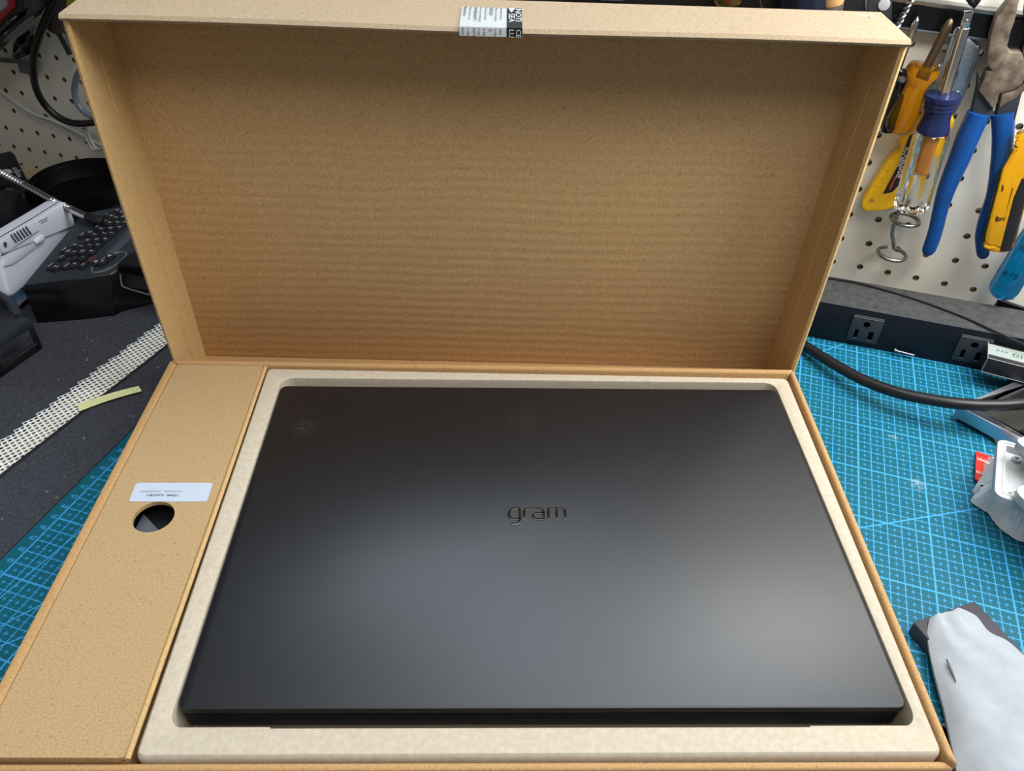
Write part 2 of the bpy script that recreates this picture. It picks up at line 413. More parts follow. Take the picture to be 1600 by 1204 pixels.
for a in (-105, 95):
    for b in (edges[0] - 8, edges[6] + 4):
        mb = MB().box(bench_pt(a, b, -90), BE * 8, BN * 6, (0, 0, 85.6)); build('leg', mb, M['wood'], bench, bevel=.2)
wb = MB().box(WR(-150, -115, -5), MR @ V((270, 0, 0)), -NR * 6, MR @ V((0, 0, 290)))
M['wallpaint'] = Mat('pale_wall_paint', (206, 204, 200), rough=.9).m
wall = build('wall_back', wb, M['wallpaint']); tag(wall, kind='structure')
sh_ = build('added_shade_shelf', MB().box(WL(-60, 30, 0.2), ML @ V((95, 0, 0)), NL * 34, ML @ V((0, 0, 2))), M['wood']); tag(sh_, kind='structure')  # unseen board added overhead to shade the left pegboard and bench corner
ce = build('ceiling', MB().box((-250, -200, 186), (500, 0, 0), (0, 400, 0), (0, 0, 5)), M['ceil']); tag(ce, kind='structure')

def pegboard(label, P, nrm, i0, i1, j0, j1, loc):
    t = thing('pegboard', label, 'pegboard', loc)
    mb = MB(); hl = MB(); r = .30; n = 12; h = 1.27
    for i in range(i0, i1):
        for j in range(j0, j1):
            cx, cy = 2.54 * i, -2.54 * j
            ring = [(cx + r * math.cos(2 * math.pi * (k + .5) / n), cy + r * math.sin(2 * math.pi * (k + .5) / n)) for k in range(n)]
            sq = []
            for k in range(n):
                c, s_ = math.cos(2 * math.pi * (k + .5) / n), math.sin(2 * math.pi * (k + .5) / n); q = h / max(abs(c), abs(s_)); sq.append((cx + c * q, cy + s_ * q))
            vs = [P(*p, 0) for p in sq] + [P(*p, 0) for p in ring]; fs = [(k, (k + 1) % n, n + (k + 1) % n, n + k) for k in range(n)]
            # square corners
            base = len(vs); vs += [P(cx + h * a, cy + h * b, 0) for a, b in ((1, 1), (-1, 1), (-1, -1), (1, -1))]
            for q_, k in enumerate((1, 4, 7, 10)): fs.append((k, base + q_, (k + 1) % n)) 
            mb.add(vs, fs)
            hl.add([P(*p, 0) for p in ring] + [P(*p, -.55) for p in ring], [(k, (k + 1) % n, n + (k + 1) % n, n + k) for k in range(n)])
    build('panel', mb, M['peg'], t, flat=True)
    build('hole_lining', hl, M['peg_edge'], t, kind='stuff')
    a0, a1, b0, b1 = 2.54 * i0 - h, 2.54 * (i1 - 1) + h, -2.54 * (j1 - 1) - h, -2.54 * j0 + h
    e = MB()
    c0 = [(a0, b0), (a1, b0), (a1, b1), (a0, b1)]
    e.add([P(*p, 0) for p in c0] + [P(*p, -.6) for p in c0], [(k, (k + 1) % 4, 4 + (k + 1) % 4, 4 + k) for k in range(4)])
    build('board_edge', e, M['peg_edge'], t, flat=True)
    return t
pegboard('cream pegboard with round holes behind pliers and screwdrivers', WR, NR, -16, 8, -7, 9, WR(0, -22, 0))
pegboard('shaded pegboard behind loose cables and the black dish', WL, NL, -14, 3, -5, 9, WL(0, -22, 0))

# ------------------------------------------------------------------ mats on the bench
T0 = V((-31.473, 8.097, 0)); ME = V((.9490, -.3152, 0)); MF = V((-.3152, -.9490, 0))
org = T0 - ME * 1.0 - MF * 41.0
def mat_uv(p):
    l = p - T0; ul, vl = l @ ME, 40 + (l @ MF) / .998
    ur = .9873042 * p.x - .3381313 * p.y - 21.920441 + 55; vr = -.3305522 * p.x - .9090372 * p.y + 21.2912909 + 15
    t = max(0, min(1, (p.x + 26) / 46)); t = t * t * (3 - 2 * t)
    return ul * (1 - t) + ur * t, vl * (1 - t) + vr * t
cmt = thing('cutting_mat', 'large teal self-healing cutting mat with blue centimetre grid under the box', 'cutting mat', (10, 0, -.3))
NA, NB = 46, 31
gm = MB().grid([[org + ME * (92 * j / NA) + MF * (62 * i / NB) for j in range(NA + 1)] for i in range(NB + 1)])
go = build('printed_surface', gm, M['cut_mat'], cmt, flat=True)
uvl = go.data.uv_layers.new(name='UVMap')
inv = MW[cmt.name]
for lp_ in go.data.loops:
    p = (inv @ go.data.vertices[lp_.vertex_index].co) / S; uvl.data[lp_.index].uv = mat_uv(V((p.x, p.y, 0)))
build('backing', MB().box(org - UP * .3, ME * 92, MF * 62, UP * .29), Mat('mat_core', (24, 96, 110), rough=.6).m, cmt)
for k in range(36, 56):
    p = T0 + MF * ((k - 40) * .998) - ME * .12
    lettering('ruler_number', str(k), p + UP * 0.0, ME, -MF, .52, M['mat_print'], cmt, align='RIGHT', lift=.012)

SA = math.atan2(.951, .31)                 # the mesh strip runs square to the bench
s0 = (at(0, 688, 0) + at(0, 752, 0)) / 2; s1 = (at(235, 507, 0) + at(272, 545, 0)) / 2
sd = (s1 - s0); sd.z = 0; sd.normalize(); sn = V((sd.y, -sd.x, 0))
HWS = 1.66
s00 = s0 - sd * 14; 
m1 = thing('desk_mat', 'black woven desk mat carrying the key device and white box', 'desk mat', s0 - sn * 12 + V((0, 0, -.3)))
ca = s00 - sn * (HWS - .35); cb = s1 + sd * 9 - sn * (HWS - .35)
build('mat_sheet', MB().extr([V((p.x, p.y, -.28)) for p in (ca, cb, cb - sn * 34, ca - sn * 34)], (0, 0, .2)), M['cloth'], m1)
m2 = thing('desk_mat', 'black woven desk mat with stitched border beside the green cutting mat', 'desk mat', s0 + sn * 6 + V((0, 0, -.3)))
ca = s00 + sn * (HWS - .25); cb = s1 + sd * 6 + sn * (HWS - .25)
def to_mat_edge(p, dirn):                  # along dirn from p to the cutting mat's border
    m_n = V((-MF.y, MF.x, 0)); return p + dirn * (((org - p) @ m_n) / (dirn @ m_n) - .06)
qa, qb = to_mat_edge(ca, sn), to_mat_edge(cb, sn)
build('mat_sheet', MB().extr([V((p.x, p.y, -.28)) for p in (ca, cb, qb, qa)], (0, 0, .35)), M['cloth'], m2)
sb = MB(); Ls = (cb - ca).length; nst = int(Ls / .16)
for i in range(nst):
    p = ca + (cb - ca) * (i / nst); p.z = .08
    sb.box(p - sn * .12 - UP * .05, (cb - ca).normalized() * .11, sn * .34, UP * .07)
build('stitched_edge', sb, M['stitch'], m2, kind='stuff', label='black overlock stitching along the mat border')
# white mesh strip: a lattice of rounded holes
ms = MB(); cell = .40; d1 = V((.7071, .7071, 0)); d2 = V((.7071, -.7071, 0))
for a in range(-60, 160):
    for b in range(-130, 130):
        p = s00 + (d1 * a + d2 * b) * cell; q = p - s00
        if not (0 < q @ sd < (s1 - s00) @ sd + 4 and abs(q @ sn) < HWS): continue
        wob = lambda: random.uniform(-.03, .03)
        zc = V((0, 0, -.02 + random.uniform(0, .02)))
        o8 = []
        for k in range(8):
            ang = 2 * math.pi * k / 8; c, s_ = math.cos(ang), math.sin(ang); qq = cell / 2 / max(abs(c), abs(s_)); o8.append(p + d1 * c * qq + d2 * s_ * qq + zc)
        i8 = [p + d1 * math.cos(2 * math.pi * k / 8) * .168 + d2 * math.sin(2 * math.pi * k / 8) * .168 + zc + UP * (.02) for k in range(8)]
        ms.add(o8 + i8, [(k, (k + 1) % 8, 8 + (k + 1) % 8, 8 + k) for k in range(8)])
o = build('mesh_strip', ms, M['mesh_white'], None, solid=.05, weld=False, loc=s0)
tag(o, 'white perforated non-slip mesh strip between the two black desk mats', 'mesh strip')
nq = [at(120, 632, .2), at(217, 604, .2), at(222, 612, .2), at(124, 642, .2)]
nt = MB(); rows = []
for i in range(9):
    t = i / 8; zz = .12 * math.sin(t * math.pi) + .10 * t
    rows.append([nq[0].lerp(nq[1], t) + UP * zz, nq[3].lerp(nq[2], t) + UP * zz])
nt.grid(rows)
o = build('paper_strip', nt, M['note'], None, solid=.03, loc=nq[0]); tag(o, 'thin yellow-green paper strip lying across the white mesh', 'paper strip')

# ------------------------------------------------------------------ the cardboard box, its tray and the laptop
def onplane(O, n, px, py):
    r = ray(px, py); return CAM + r * (((V(O) - CAM) @ V(n)) / (r @ V(n)))
ZR = 4.35
BQ = [V((-28.15, 15.80, 0)), V((20.98, 15.26, 0)), V((20.18, -16.0, 0)), V((-28.45, -15.95, 0))]
TH = [.5, .42, .40, .66]                   # back, right, front, left wall thickness
def inner(q, th):
    out = []
    for i in range(4):
        p = q[i]; a = (q[i] - q[i - 1]).normalized(); b = (q[(i + 1) % 4] - q[i]).normalized()
        na, nb = V((a.y, -a.x, 0)), V((b.y, -b.x, 0)); ta, tb = th[(i - 1) % 4], th[i]
        # intersection of the two offset lines
        p1 = p + na * ta; p2 = p + nb * tb; det = a.x * b.y - a.y * b.x; dd = p2 - p1; t = (dd.x * b.y - dd.y * b.x) / det
        out.append(p1 + a * t)
    return out
BI = inner(BQ, TH)
box = thing('laptop_box', 'brown corrugated cardboard box with its lid standing open behind the laptop', 'box', (-4, 0, 0))
nm = ['back', 'right', 'front', 'left']; ZT = [4.42, 4.40, 4.0, 4.42]
for i in range(4):
    a, b, c, d = BQ[i], BQ[(i + 1) % 4], BI[(i + 1) % 4], BI[i]
    mid = [V((p.x, p.y, .05)) for p in (a, b, c, d)]
    mb = MB().extr(mid, (0, 0, ZT[i] - .05))
    build('box_wall', mb, M['kraft'], box, bevel=.19, seg=4)
build('box_bottom', MB().extr([V((p.x, p.y, .02)) for p in BI], (0, 0, .3)), M['kraft'], box)

# lid, standing on its rear wall behind the base
def rot3(rx, ry, rz): return Matrix.Rotation(rz, 3, 'Z') @ Matrix.Rotation(ry, 3, 'Y') @ Matrix.Rotation(rx, 3, 'X')
LM = rot3(0.0354, 0.0073, -0.0132); LO = V((-3.3922, 20.912, .4067)); LW, LH, LD = 24.60, 29.57, 5.142
def L(x, y, z): return LO + LM @ V((x, y, z))
lex, ley, lez = LM @ V((1, 0, 0)), LM @ V((0, 1, 0)), LM @ V((0, 0, 1))
lid = ob('lid', None); lid.empty_display_size = .02; lid.parent = box
_m = Matrix.Translation(LO * S) @ LM.to_4x4(); lid.matrix_parent_inverse = Matrix(); lid.matrix_local = MW[box.name].inverted() @ _m; MW[lid.name] = _m
t = .38
build('lid_panel', MB().box(L(-LW, -t, 0), lex * 2 * LW, ley * t, lez * LH), M['kraft_panel'], lid, bevel=.08)
for sx in (-1, 1):
    x0 = -LW if sx < 0 else LW - t
    # the wall bows outwards a little along its free edge
    rows = []
    n = 14
    outer = []; inn = []
    for k in range(n + 1):
        z = .02 + (LH - .02) * k / n; bow = .16 * math.sin(math.pi * k / n) * (1 if sx < 0 else .5)
        outer.append((x0 if sx < 0 else x0 + t, z, bow)); 
    vs = []
    for (x, z, bow) in outer:
        xi = x - sx * t; xb = x + sx * bow
        vs.append([L(x, 0, z), L(xb, -LD + .12, z), L(xb - sx * t * .5, -LD, z), L(xb - sx * t, -LD + .12, z), L(xi, -t + .01, z)])
    build('lid_wall', MB().rings(vs), M['kraft_side'], lid)
    fl = []
    for (x, z, bow) in [(x, min(z, LH - t - .03), bow) for x, z, bow in outer]:
        f = .53; xb = x - sx * (t + .01) + sx * bow * f
        fl.append([L(x - sx * (t + .01), -t, z), L(xb, -LD * f, z), L(xb - sx * .07, -LD * f, z), L(x - sx * (t + .08), -t, z)])
    build('lid_side_flap', MB().rings(fl), M['kraft_side'], lid)
tw = MB()
rs = []
for k in range(25):
    x = -LW - .02 + (2 * LW + .04) * k / 24; dip = .10 * math.sin(math.pi * k / 24 * 3)
    rs.append([L(x, 0, LH - t), L(x, -LD - .02, LH - t + dip * .5), L(x, -LD - .2, LH - t / 2 + dip * .5), L(x, -LD - .02, LH + .02 + dip * .5), L(x, 0, LH + .02)])
build('lid_wall', tw.rings(rs), M['kraft_lid'], lid)
build('lid_wall', MB().box(L(-LW + t, -LD, 0), lex * 2 * (LW - t), ley * (LD - t - .01), lez * t), M['kraft'], lid, bevel=.1)
# seal sticker folded over the front edge of the lid's top wall
topz = LH + .05
q = [onplane(L(0, 0, topz), lez, *p) for p in ((722, 11), (816, 15.5), (812.5, 34), (717.5, 30.5))]
loc_ = lambda P: (LM.transposed() @ (P - LO))
ql = [loc_(p) for p in q]
xs = [ql[0].x, ql[1].x]; ya = ql[0].y; yb = -LD - .24
seal = MB(); rows = []
def sealp(x, s_): # s_ along the sticker: 0 at the rear end, folds down past the edge
    Lt = abs(yb - ya)
    if s_ <= Lt: return L(x, ya - s_, topz + .02)
    return L(x + .03 * (s_ - Lt), yb - .03 - .05 * (s_ - Lt), topz + .02 - (s_ - Lt))
Lt = abs(yb - ya); sv = [0, Lt * .5, Lt, Lt + .15, Lt + .5]
seal.grid([[sealp(x, v) for x in (xs[0], (xs[0] + xs[1]) / 2, xs[1])] for v in sv])
so = build('seal_sticker', seal, M['seal'], lid, solid=.012, label='silver-white tamper seal with small print and a black end panel')
blk = MB(); wS = xs[1] - xs[0]; xk = xs[0] + .745 * wS
blk.grid([[sealp(x, v) + UP * .014 - ley * .014 for x in (xk, xs[1] - .02)] for v in [.03] + sv[1:]])
bo = build('black_panel', blk, M['label_black'], lid, solid=.006)
full = Lt + .5
def seal_text(s_, xo, size, mat, v0, drop, stretch=1.5):
    O = sealp(xo, v0) + UP * .02 if not drop else sealp(xo, Lt + .05) - ley * .03
    lettering('seal_print', s_, O, -ley * stretch if not drop else -lez, lex, size, mat, lid, lift=.01)
for k, s_ in enumerate(('Attention', 'Ne pas ouvrir si le', 'WARRANTY', 'Do not use this product', 'if the seal is broken', 'SEALED', 'Return to the place of', 'purchase at once')):
    xo = xs[0] + wS * (.06 + .085 * k); big = s_.isupper() or k == 0
    seal_text(s_[:int(Lt / (.27 if big else .175))], xo, .30 if big else .21, M['ink_dark'], .06, False); seal_text(s_[5:9], xo, .25, M['ink_dark'], 0, True)
seal_text('NOTI', xs[0] + wS * .93, .52, M['white_line'], .15, False, Lt / 1.9); seal_text('CE', xs[0] + wS * .93, .40, M['white_line'], 0, True)
seal_text('SEA', xs[0] + wS * .82, .52, M['white_line'], Lt * .3, False, Lt / 1.9); seal_text('LU', xs[0] + wS * .82, .40, M['white_line'], 0, True)
tri = MB().extr([sealp(xs[0] + wS * .77, .12) + UP * .03, sealp(xs[0] + wS * .88, .12) + UP * .03, sealp(xs[0] + wS * .82, Lt * .26) + UP * .03], UP * .008); build('warning_triangle', tri, M['white_line'], lid)
sc = MB().tube([onplane(L(0, 0, LH + .04), lez, *p) for p in ((1343, 24.5), (1356, 25), (1362, 29))], .035, 6); build('torn_fibre', sc, M['white_line'], lid, label='pale torn paper fibres near the corner')
for pts in (((290, 558), (300, 540)), ((304, 556), (312, 536)), ((311, 545), (316, 530))):
    sc = MB().tube([onplane(L(-LW + t + .22, 0, 0), lex, *p) for p in pts], .014, 5); build('torn_fibre', sc, M['kraft_lid'], lid)

# accessory compartment: a closed cardboard carton in the left of the base
AQ = [V((BI[0].x + .06, BI[0].y - .12, 0)), V((-20.75, 15.15, 0)), V((-20.62, -15.5, 0)), V((BI[3].x + .06, -15.45, 0))]
car = thing('accessory_carton', 'narrow cardboard accessory carton with round finger hole beside the tray', 'box', (-24, 0, .35))
hc = at(240, 807, ZR); HR = 1.26
top = rround([V((p.x, p.y, ZR)) for p in AQ], .25)
mb = MB().extr(top, (0, 0, -.28), [ell(hc, V((HR, 0, 0)), V((0, HR, 0)), 36)])
build('carton_top', mb, M['kraft_pale'], car)
rim = MB()
for i in range(4):
    a, b = AQ[i], AQ[(i + 1) % 4]; d = (b - a).normalized(); nn = V((d.y, -d.x, 0))
    rim = MB().extr([V((p.x, p.y, .4)) for p in (a, b, b + nn * .3, a + nn * .3)], (0, 0, ZR - .29 - .4)); build('carton_wall', rim, M['kraft'], car)
# creased edge beside the tray
a, b = V((AQ[1].x + .12, AQ[1].y, ZR - .16)), V((AQ[2].x + .12, AQ[2].y, ZR - .16))
build('folded_edge', MB().tube([a, a.lerp(b, .5) + V((.04, 0, 0)), b], .16, 10), M['kraft_side'], car)
sq = [at(*p, ZR + .02) for p in ((213, 754), (333, 754), (323.5, 783.5), (201, 783.5))]
stk = build('address_label', MB().extr(rround(sq, .22), UP * .012), M['paper'], car, label='white rounded sticker with two lines of small print')
sx_ = (sq[0] - sq[1]).normalized(); sy_ = (sq[3] - sq[0]); sy_ = (sy_ - sx_ * (sy_ @ sx_)).normalized()
ex_ = sq[0] - sq[1]; ey_ = sq[2] - sq[1]
def onst(u, v): return sq[1] + ex_ * u + ey_ * v + UP * .012
lettering('label_print', 'EAY65768926 - 02301R0045210', onst(.37, .46), sx_, sy_, .20, M['ink'], stk, lift=.004, bold=.012)
lettering('label_print', '17Z90R - A.AAC8U1', onst(.385, .66), sx_, sy_, .24, M['ink_dark'], stk, lift=.004, bold=.03)
# power adapter and plug lying inside the carton
ad = thing('power_adapter', 'black power adapter brick with grey plug inside the carton hole', 'power adapter', (hc.x, hc.y, .4))
build('brick', MB().box((-27.2, hc.y - 2.5, .45), (5.9, 0, 0), (0, 9.5, 0), (0, 0, 2.45)), M['black'], ad, bevel=.35, seg=3)
pg = [at(*p, 3.1) for p in ((224, 801), (252, 832), (236, 840), (205, 838))]
build('plug', MB().extr([V((p.x, p.y, 2.9)) for p in pg], UP * .25), M['grey'], ad, bevel=.1, seg=2)

# moulded pulp tray
ZP = 4.30
TQ = [V((-20.44, 15.0, ZP)), V((20.25, 14.33, ZP)), V((19.72, -15.46, ZP)), V((-20.2, -15.5, ZP))]
tray = thing('pulp_tray', 'pale beige moulded pulp tray framing the black laptop', 'tray', (0, 0, .35))
RX, RYF, RYB = 19.0, -13.98, 13.75
NO = 64
def loopn(poly, n):                        # resample an outline
    pts = [V(p) for p in poly]; ds = [0]
    for i in range(len(pts)): ds.append(ds[-1] + (pts[(i + 1) % len(pts)] - pts[i]).length)
    out = []
    for k in range(n):
        q_ = ds[-1] * k / n; i = max(j for j in range(len(ds)) if ds[j] <= q_ + 1e-9); i = min(i, len(pts) - 1)
        out.append(pts[i].lerp(pts[(i + 1) % len(pts)], (q_ - ds[i]) / max(1e-9, ds[i + 1] - ds[i])))
    return out
outl = rround(TQ, .55, 6); innl = rround([V((-RX, RYB, ZP)), V((RX, RYB - .1, ZP)), V((RX, RYF, ZP)), V((-RX, RYF, ZP))], 1.0, 8)
def lvl(pl, d, z): return [V((p.x, p.y, z)) for p in (inset(pl, d) if abs(d) > 1e-6 else pl)]
oa = [lvl(outl, 0, 1.0), lvl(outl, 0, ZP - .32), lvl(outl, .05, ZP - .12), lvl(outl, .18, ZP)]
ob_ = [lvl(innl, -.07, ZP), lvl(innl, -.03, ZP - .03), lvl(innl, 0, ZP - .25), lvl(innl, .03, 1.1)]
mb = MB()
mb.rings(oa, close0=False, close1=False); mb.rings(ob_, close0=False, close1=True)
n0 = len(oa[-1]); loops = [oa[-1], ob_[0]]; allp = loops[0] + loops[1]
mb.add(allp, [tuple(t_) for t_ in tessellate_polygon(loops)])
build('tray_body', mb, M['pulp'], tray)
for x0, x1 in ((-RX + .15, at(421, 1128, ZP).x), (at(1268, 1128, ZP).x, RX - .15)):
    build('corner_ledge', MB().box((x0, RYF + .02, 1.2), (x1 - x0, 0, 0), (0, .22, 0), (0, 0, ZP - .36 - 1.2)), M['pulp'], tray, bevel=.06)

for x in (-15, 12):
    for y in (-9, 7):
        build('rest_block', MB().box((x, y, 1.05), (3, 0, 0), (0, 2.4, 0), (0, 0, 1.29)), M['pulp'], tray, bevel=.1)

# laptop
LX, LY, LZ = 18.94, 12.94, 4.21
lap = thing('laptop', 'closed matte black laptop with mirror-finish lettering lying in the tray', 'laptop', (0, 0, 2.52))
def lq(x, y, z, r, n=6): return rround([V((-x, y, z)), V((x, y, z)), V((x, -y, z)), V((-x, -y, z))], r, n)
def shell(levels, r=.55): return MB().rings([lq(LX - d, LY - d, z, max(.1, r - d)) for d, z in levels])
build('lid', shell([(.10, LZ - .52), (.0, LZ - .42), (.0, LZ - .10), (.03, LZ - .035), (.10, LZ)]), M['laptop'], lap)
build('base', shell([(.10, LZ - 1.86), (.06, LZ - 1.78), (.06, LZ - .70), (.12, LZ - .60)]), M['laptop_dark'], lap)
build('hinge_bar', MB().box((-14.5, -LY + .25, LZ - .62), (29, 0, 0), (0, .8, 0), (0, 0, .13)), M['black'], lap, bevel=.03)
for fx in (-13.5, 13.5):
    build('rubber_foot', MB().box((fx - 2, -LY + 1.2, LZ - 1.85), (4, 0, 0), (0, .8, 0), (0, 0, .08)), M['rubber'], lap)
def logo_pts(L_): return [at(780 + x / 13.333, 780 + y / 13.333, LZ + .012) for x, y in L_]
def stroke(mb, pts, wdt=.17):
    pts = smooth(logo_pts(pts), 1) if False else logo_pts(pts)
    left, right = [], []
    for i, p in enumerate(pts):
        t_ = (pts[min(i + 1, len(pts) - 1)] - pts[max(i - 1, 0)]).normalized(); n_ = V((-t_.y, t_.x, 0))
        left.append(p + n_ * wdt / 2); right.append(p - n_ * wdt / 2)
    mb.extr(left + right[::-1], UP * .035)
letters = {'g': [[(430, 185), (330, 185), (265, 200), (215, 250), (200, 310), (220, 360), (265, 395), (320, 408), (420, 408)], [(425, 178), (430, 250), (432, 430), (415, 475), (375, 502), (245, 505)]],
           'r': [[(522, 418), (520, 260), (535, 215), (575, 192), (655, 190)]],
           'a': [[(710, 192), (845, 190), (895, 208), (922, 250), (930, 415)], [(955, 410), (770, 408), (715, 385), (703, 345), (725, 305), (775, 288), (925, 288)]],
           'm': [[(1036, 418), (1030, 300), (1022, 186)], [(1018, 188), (1300, 188), (1350, 205), (1372, 250), (1374, 418)], [(1200, 418), (1196, 190)]]}
for k, ss in letters.items():
    mb = MB()
    for s_ in ss: stroke(mb, s_)
    build('logo_letter', mb, M['logo'], lap, weld=False, bevel=.026, seg=4, label='mirror-finish letter %s on the lid' % k)

# ------------------------------------------------------------------ right of the box: power strip and things on the mat
def bx(mb, o, a, b, h): return mb.box(o, BE * a, BN * b, UP * h)
P0 = at(1400, 552, 0.02)
HS = 3.95
def sp_(a, b, z): return P0 + BE * a + BN * b + UP * z      # along the strip, into it, up
strip = thing('power_strip', 'long black metal power strip with outlets along the foot of the pegboard', 'power strip', sp_(0, 2, 0))
build('housing', bx(MB(), sp_(-38, 0, 0), 64, 4.7, HS - .06), M['black_metal'], strip, bevel=.12)
build('top_cover', bx(MB(), sp_(-38, .06, HS - .05), 64, 4.6, .06), M['strip_top'], strip)
build('edge_highlight', bx(MB(), sp_(-38, -.01, HS - .07), 64, .08, .05), M['grey'], strip, label='front edge with a painted highlight')  # pale grey strip paints the highlight along the edge
def front(px, py):                         # the point of the strip's front face seen there, as (along, up)
    P = onplane(P0, -BN, px, py) - P0; return P @ BE, P.z
def outlet(cx):
    mb = MB()
    def f(u, z, d): return sp_(cx + u, -d, z)
    z0, z1 = .55, 3.3; h = 1.32
    fr = build('outlet', MB().extr([f(-h, z0, -.05), f(h, z0, -.05), f(h, z1, -.05), f(-h, z1, -.05)], -BN * .22), M['dark_grey'], strip, bevel=.1)
    for (u, w_) in ((-.62, .16), (.62, .20)):
        sl = build('slot', MB().extr([f(u - w_, 1.0, .16), f(u + w_, 1.0, .16), f(u + w_, 1.85, .16), f(u - w_, 1.85, .16)], -BN * .02), M['void'], fr)
        build('slot_lip', MB().extr([f(u - w_, .92, .16), f(u + w_, .92, .16), f(u + w_, 1.0, .16), f(u - w_, 1.0, .16)], -BN * .035), M['grey'], fr)
    build('ground_hole', MB().extr([f(.30 * math.cos(q), 2.5 + .30 * math.sin(q) * (1 if math.sin(q) > 0 else .8), .16) for q in [2 * math.pi * i / 18 for i in range(18)]], -BN * .02), M['void'], fr)
    build('top_bevel', MB().extr([f(-h + .05, z1 - .18, .18), f(h - .05, z1 - .18, .18), f(h - .12, z1 - .02, .10), f(-h + .12, z1 - .02, .10)], -BN * .02), M['grey'], fr)
a1, _ = front(1354, 507); a2, _ = front(1521, 541)
outlet(a1); outlet(a2)
for px, py in ((1340, 448),):
    p = at(px, py, HS); build('screw', MB().lathe(p, p + UP, [(0, .24), (.08, .22), (.12, .1), (.12, 0)], 12), M['chrome'], strip)

rv = thing('clevis_pin', 'small headed steel pin lying against the foot of the power strip', 'pin', onplane(P0 - BN * .36, -BN, 1397, 552))
A, B = onplane(P0 - BN * .36, -BN, 1396.5, 547), onplane(P0 - BN * .36, -BN, 1429, 555.5)
build('head', MB().lathe(A, B, [(-.02, .05), (0, .26), (.12, .28), (.16, .2)], 14), M['pin'], rv)
build('shank', MB().lathe(A, B, [(.12, .13), ((B - A).length - .06, .13), ((B - A).length, .08)], 12), M['pin'], rv)

def cable(name, label, cat, pts, r, mat, k=8, n=10, r2=None):
    path = smooth(pts, k)
    o = build(name, MB().tube(path, r, n), mat, None, loc=path[len(path) // 2]); return tag(o, label, cat)
cable('power_cable', 'thick glossy black power cable curving over the teal mat', 'cable',
      [at(1225, 520, .55), at(1262, 543, .8), at(1300, 567, 1.1), at(1350, 594, 1.5), at(1400, 612.5, 1.9), at(1450, 623.5, 2.3), at(1500, 630.5, 2.7), at(1550, 633, 3.0), at(1605, 630, 3.2), at(1680, 618, 2.6)], .47, M['rubber'], n=14)
cable('thin_cable', 'thin black cable lying diagonally over the power strip top', 'cable',
      [at(1292, 434, HS + .15), at(1340, 442, HS + .14), at(1420, 464, HS + .13), at(1500, 493, HS + .13), at(1560, 520, HS + .2), at(1600, 538, HS + .22), at(1640, 556, HS + .25)], .105, M['rubber'], n=8)

# black angle bracket on the pegboard behind the strip
br = thing('wall_bracket', 'flat black bracket screwed to the pegboard above the power strip', 'bracket', wr(1580, 485, .5))
bp = [wr(1546, 487, .4), wr(1560, 464.5, .4), wr(1602, 479, .4), wr(1680, 506, .4), wr(1670, 540, .4), wr(1598, 496, .4)]
build('plate', MB().extr(bp, NR * .5), M['black_gloss'], br, bevel=.06)
p = wr(1560, 482, .95); build('screw', MB().lathe(p, p + NR, [(0, .12), (.06, .1), (.08, 0)], 10), M['chrome'], br)

# framed panel with aluminium edges lying on the mat
fc = at(1497, 634, 1.55); fa = at(1576, 600, 1.55); fb = at(1602, 690, 1.55)
da = (fa - fc).normalized(); db = (fb - fc).normalized(); 
fp = thing('framed_panel', 'dark panel in a brushed aluminium frame under the black cable', 'panel', fc + da * 4 + db * 4 - UP * 1.2)
la, lb, wf = 10, 14, 1.0
def fq(u, v, z): return fc + da * u + db * v + UP * z
def bar(p, q, ip, iq):
    pl_ = [p, q, iq, ip]
    build('frame_bar', MB().rings([[v - UP * 1.1 for v in pl_], [v - UP * .14 for v in pl_], inset(pl_, .12)]), M['alu'], fp)
bar(fq(0, 0, 0), fq(la, 0, 0), fq(la - wf, wf, 0), fq(wf, wf, 0)); bar(fq(0, 0, 0), fq(0, lb, 0), fq(wf, lb - wf, 0), fq(wf, wf, 0))
bar(fq(la, 0, 0), fq(la, lb, 0), fq(la - wf, lb - wf, 0), fq(la - wf, wf, 0)); bar(fq(0, lb, 0), fq(la, lb, 0), fq(la - wf, lb - wf, 0), fq(wf, lb - wf, 0))
build('glass', MB().extr([fq(wf, wf, -.35), fq(la - wf, wf, -.35), fq(la - wf, lb - wf, -.35), fq(wf, lb - wf, -.35)], UP * -.2), M['glass_dark'], fp)
build('pad', MB().box(fq(5, 5, -1.55), da * 2, db * 2, UP * .46), M['rubber'], fp); 
cable('beige_lead', 'short beige lead curling out from under the aluminium frame', 'cable', [at(1570, 640, .25), at(1556, 652, .25), at(1552.5, 668, .25), at(1557, 684, .25), at(1568, 696, .25), at(1582, 705, .25), at(1600, 715, .25)], .23, M['beige_cable'])

# small dark carton with a pale printed top
c0 = at(1533, 580, 1.75)
cdx = at(1600, 597.5, 1.75) - c0; cdx.z = 0; cdx.normalize(); cdn = V((-cdx.y, cdx.x, 0))
fh = 1.45
sbx = thing('small_carton', 'small dark carton with pale mint printed top standing by the second outlet', 'carton', c0 + cdx * 4 + cdn + V((0, 0, -.0)))
cdep = 2.5
build('carton_body', MB().box(c0, cdx * 13, cdn * cdep, UP * fh), M['box_black'], sbx, bevel=.05)
tp = MB().box(c0 + UP * fh + cdn * .62 + cdx * .02, cdx * 12.9, cdn * (cdep - .85), UP * .012); build('printed_band', tp, M['mint'], sbx)
for a_, b_ in ((c0 + UP * fh, c0 + UP * fh + cdx * 13), (c0, c0 + UP * fh), (c0 + UP * fh, c0 + UP * fh + cdn * cdep), (c0, c0 + cdx * 13)):
    build('worn_edge', MB().tube([a_, b_], .035, 6), M['card_edge'], sbx)
lettering('print', 'AAA', c0 + UP * (fh + .012) + cdn * 1.55 + cdx * .62, cdx, cdn, .40, M['ink_dark'], sbx, spacing=1.35)
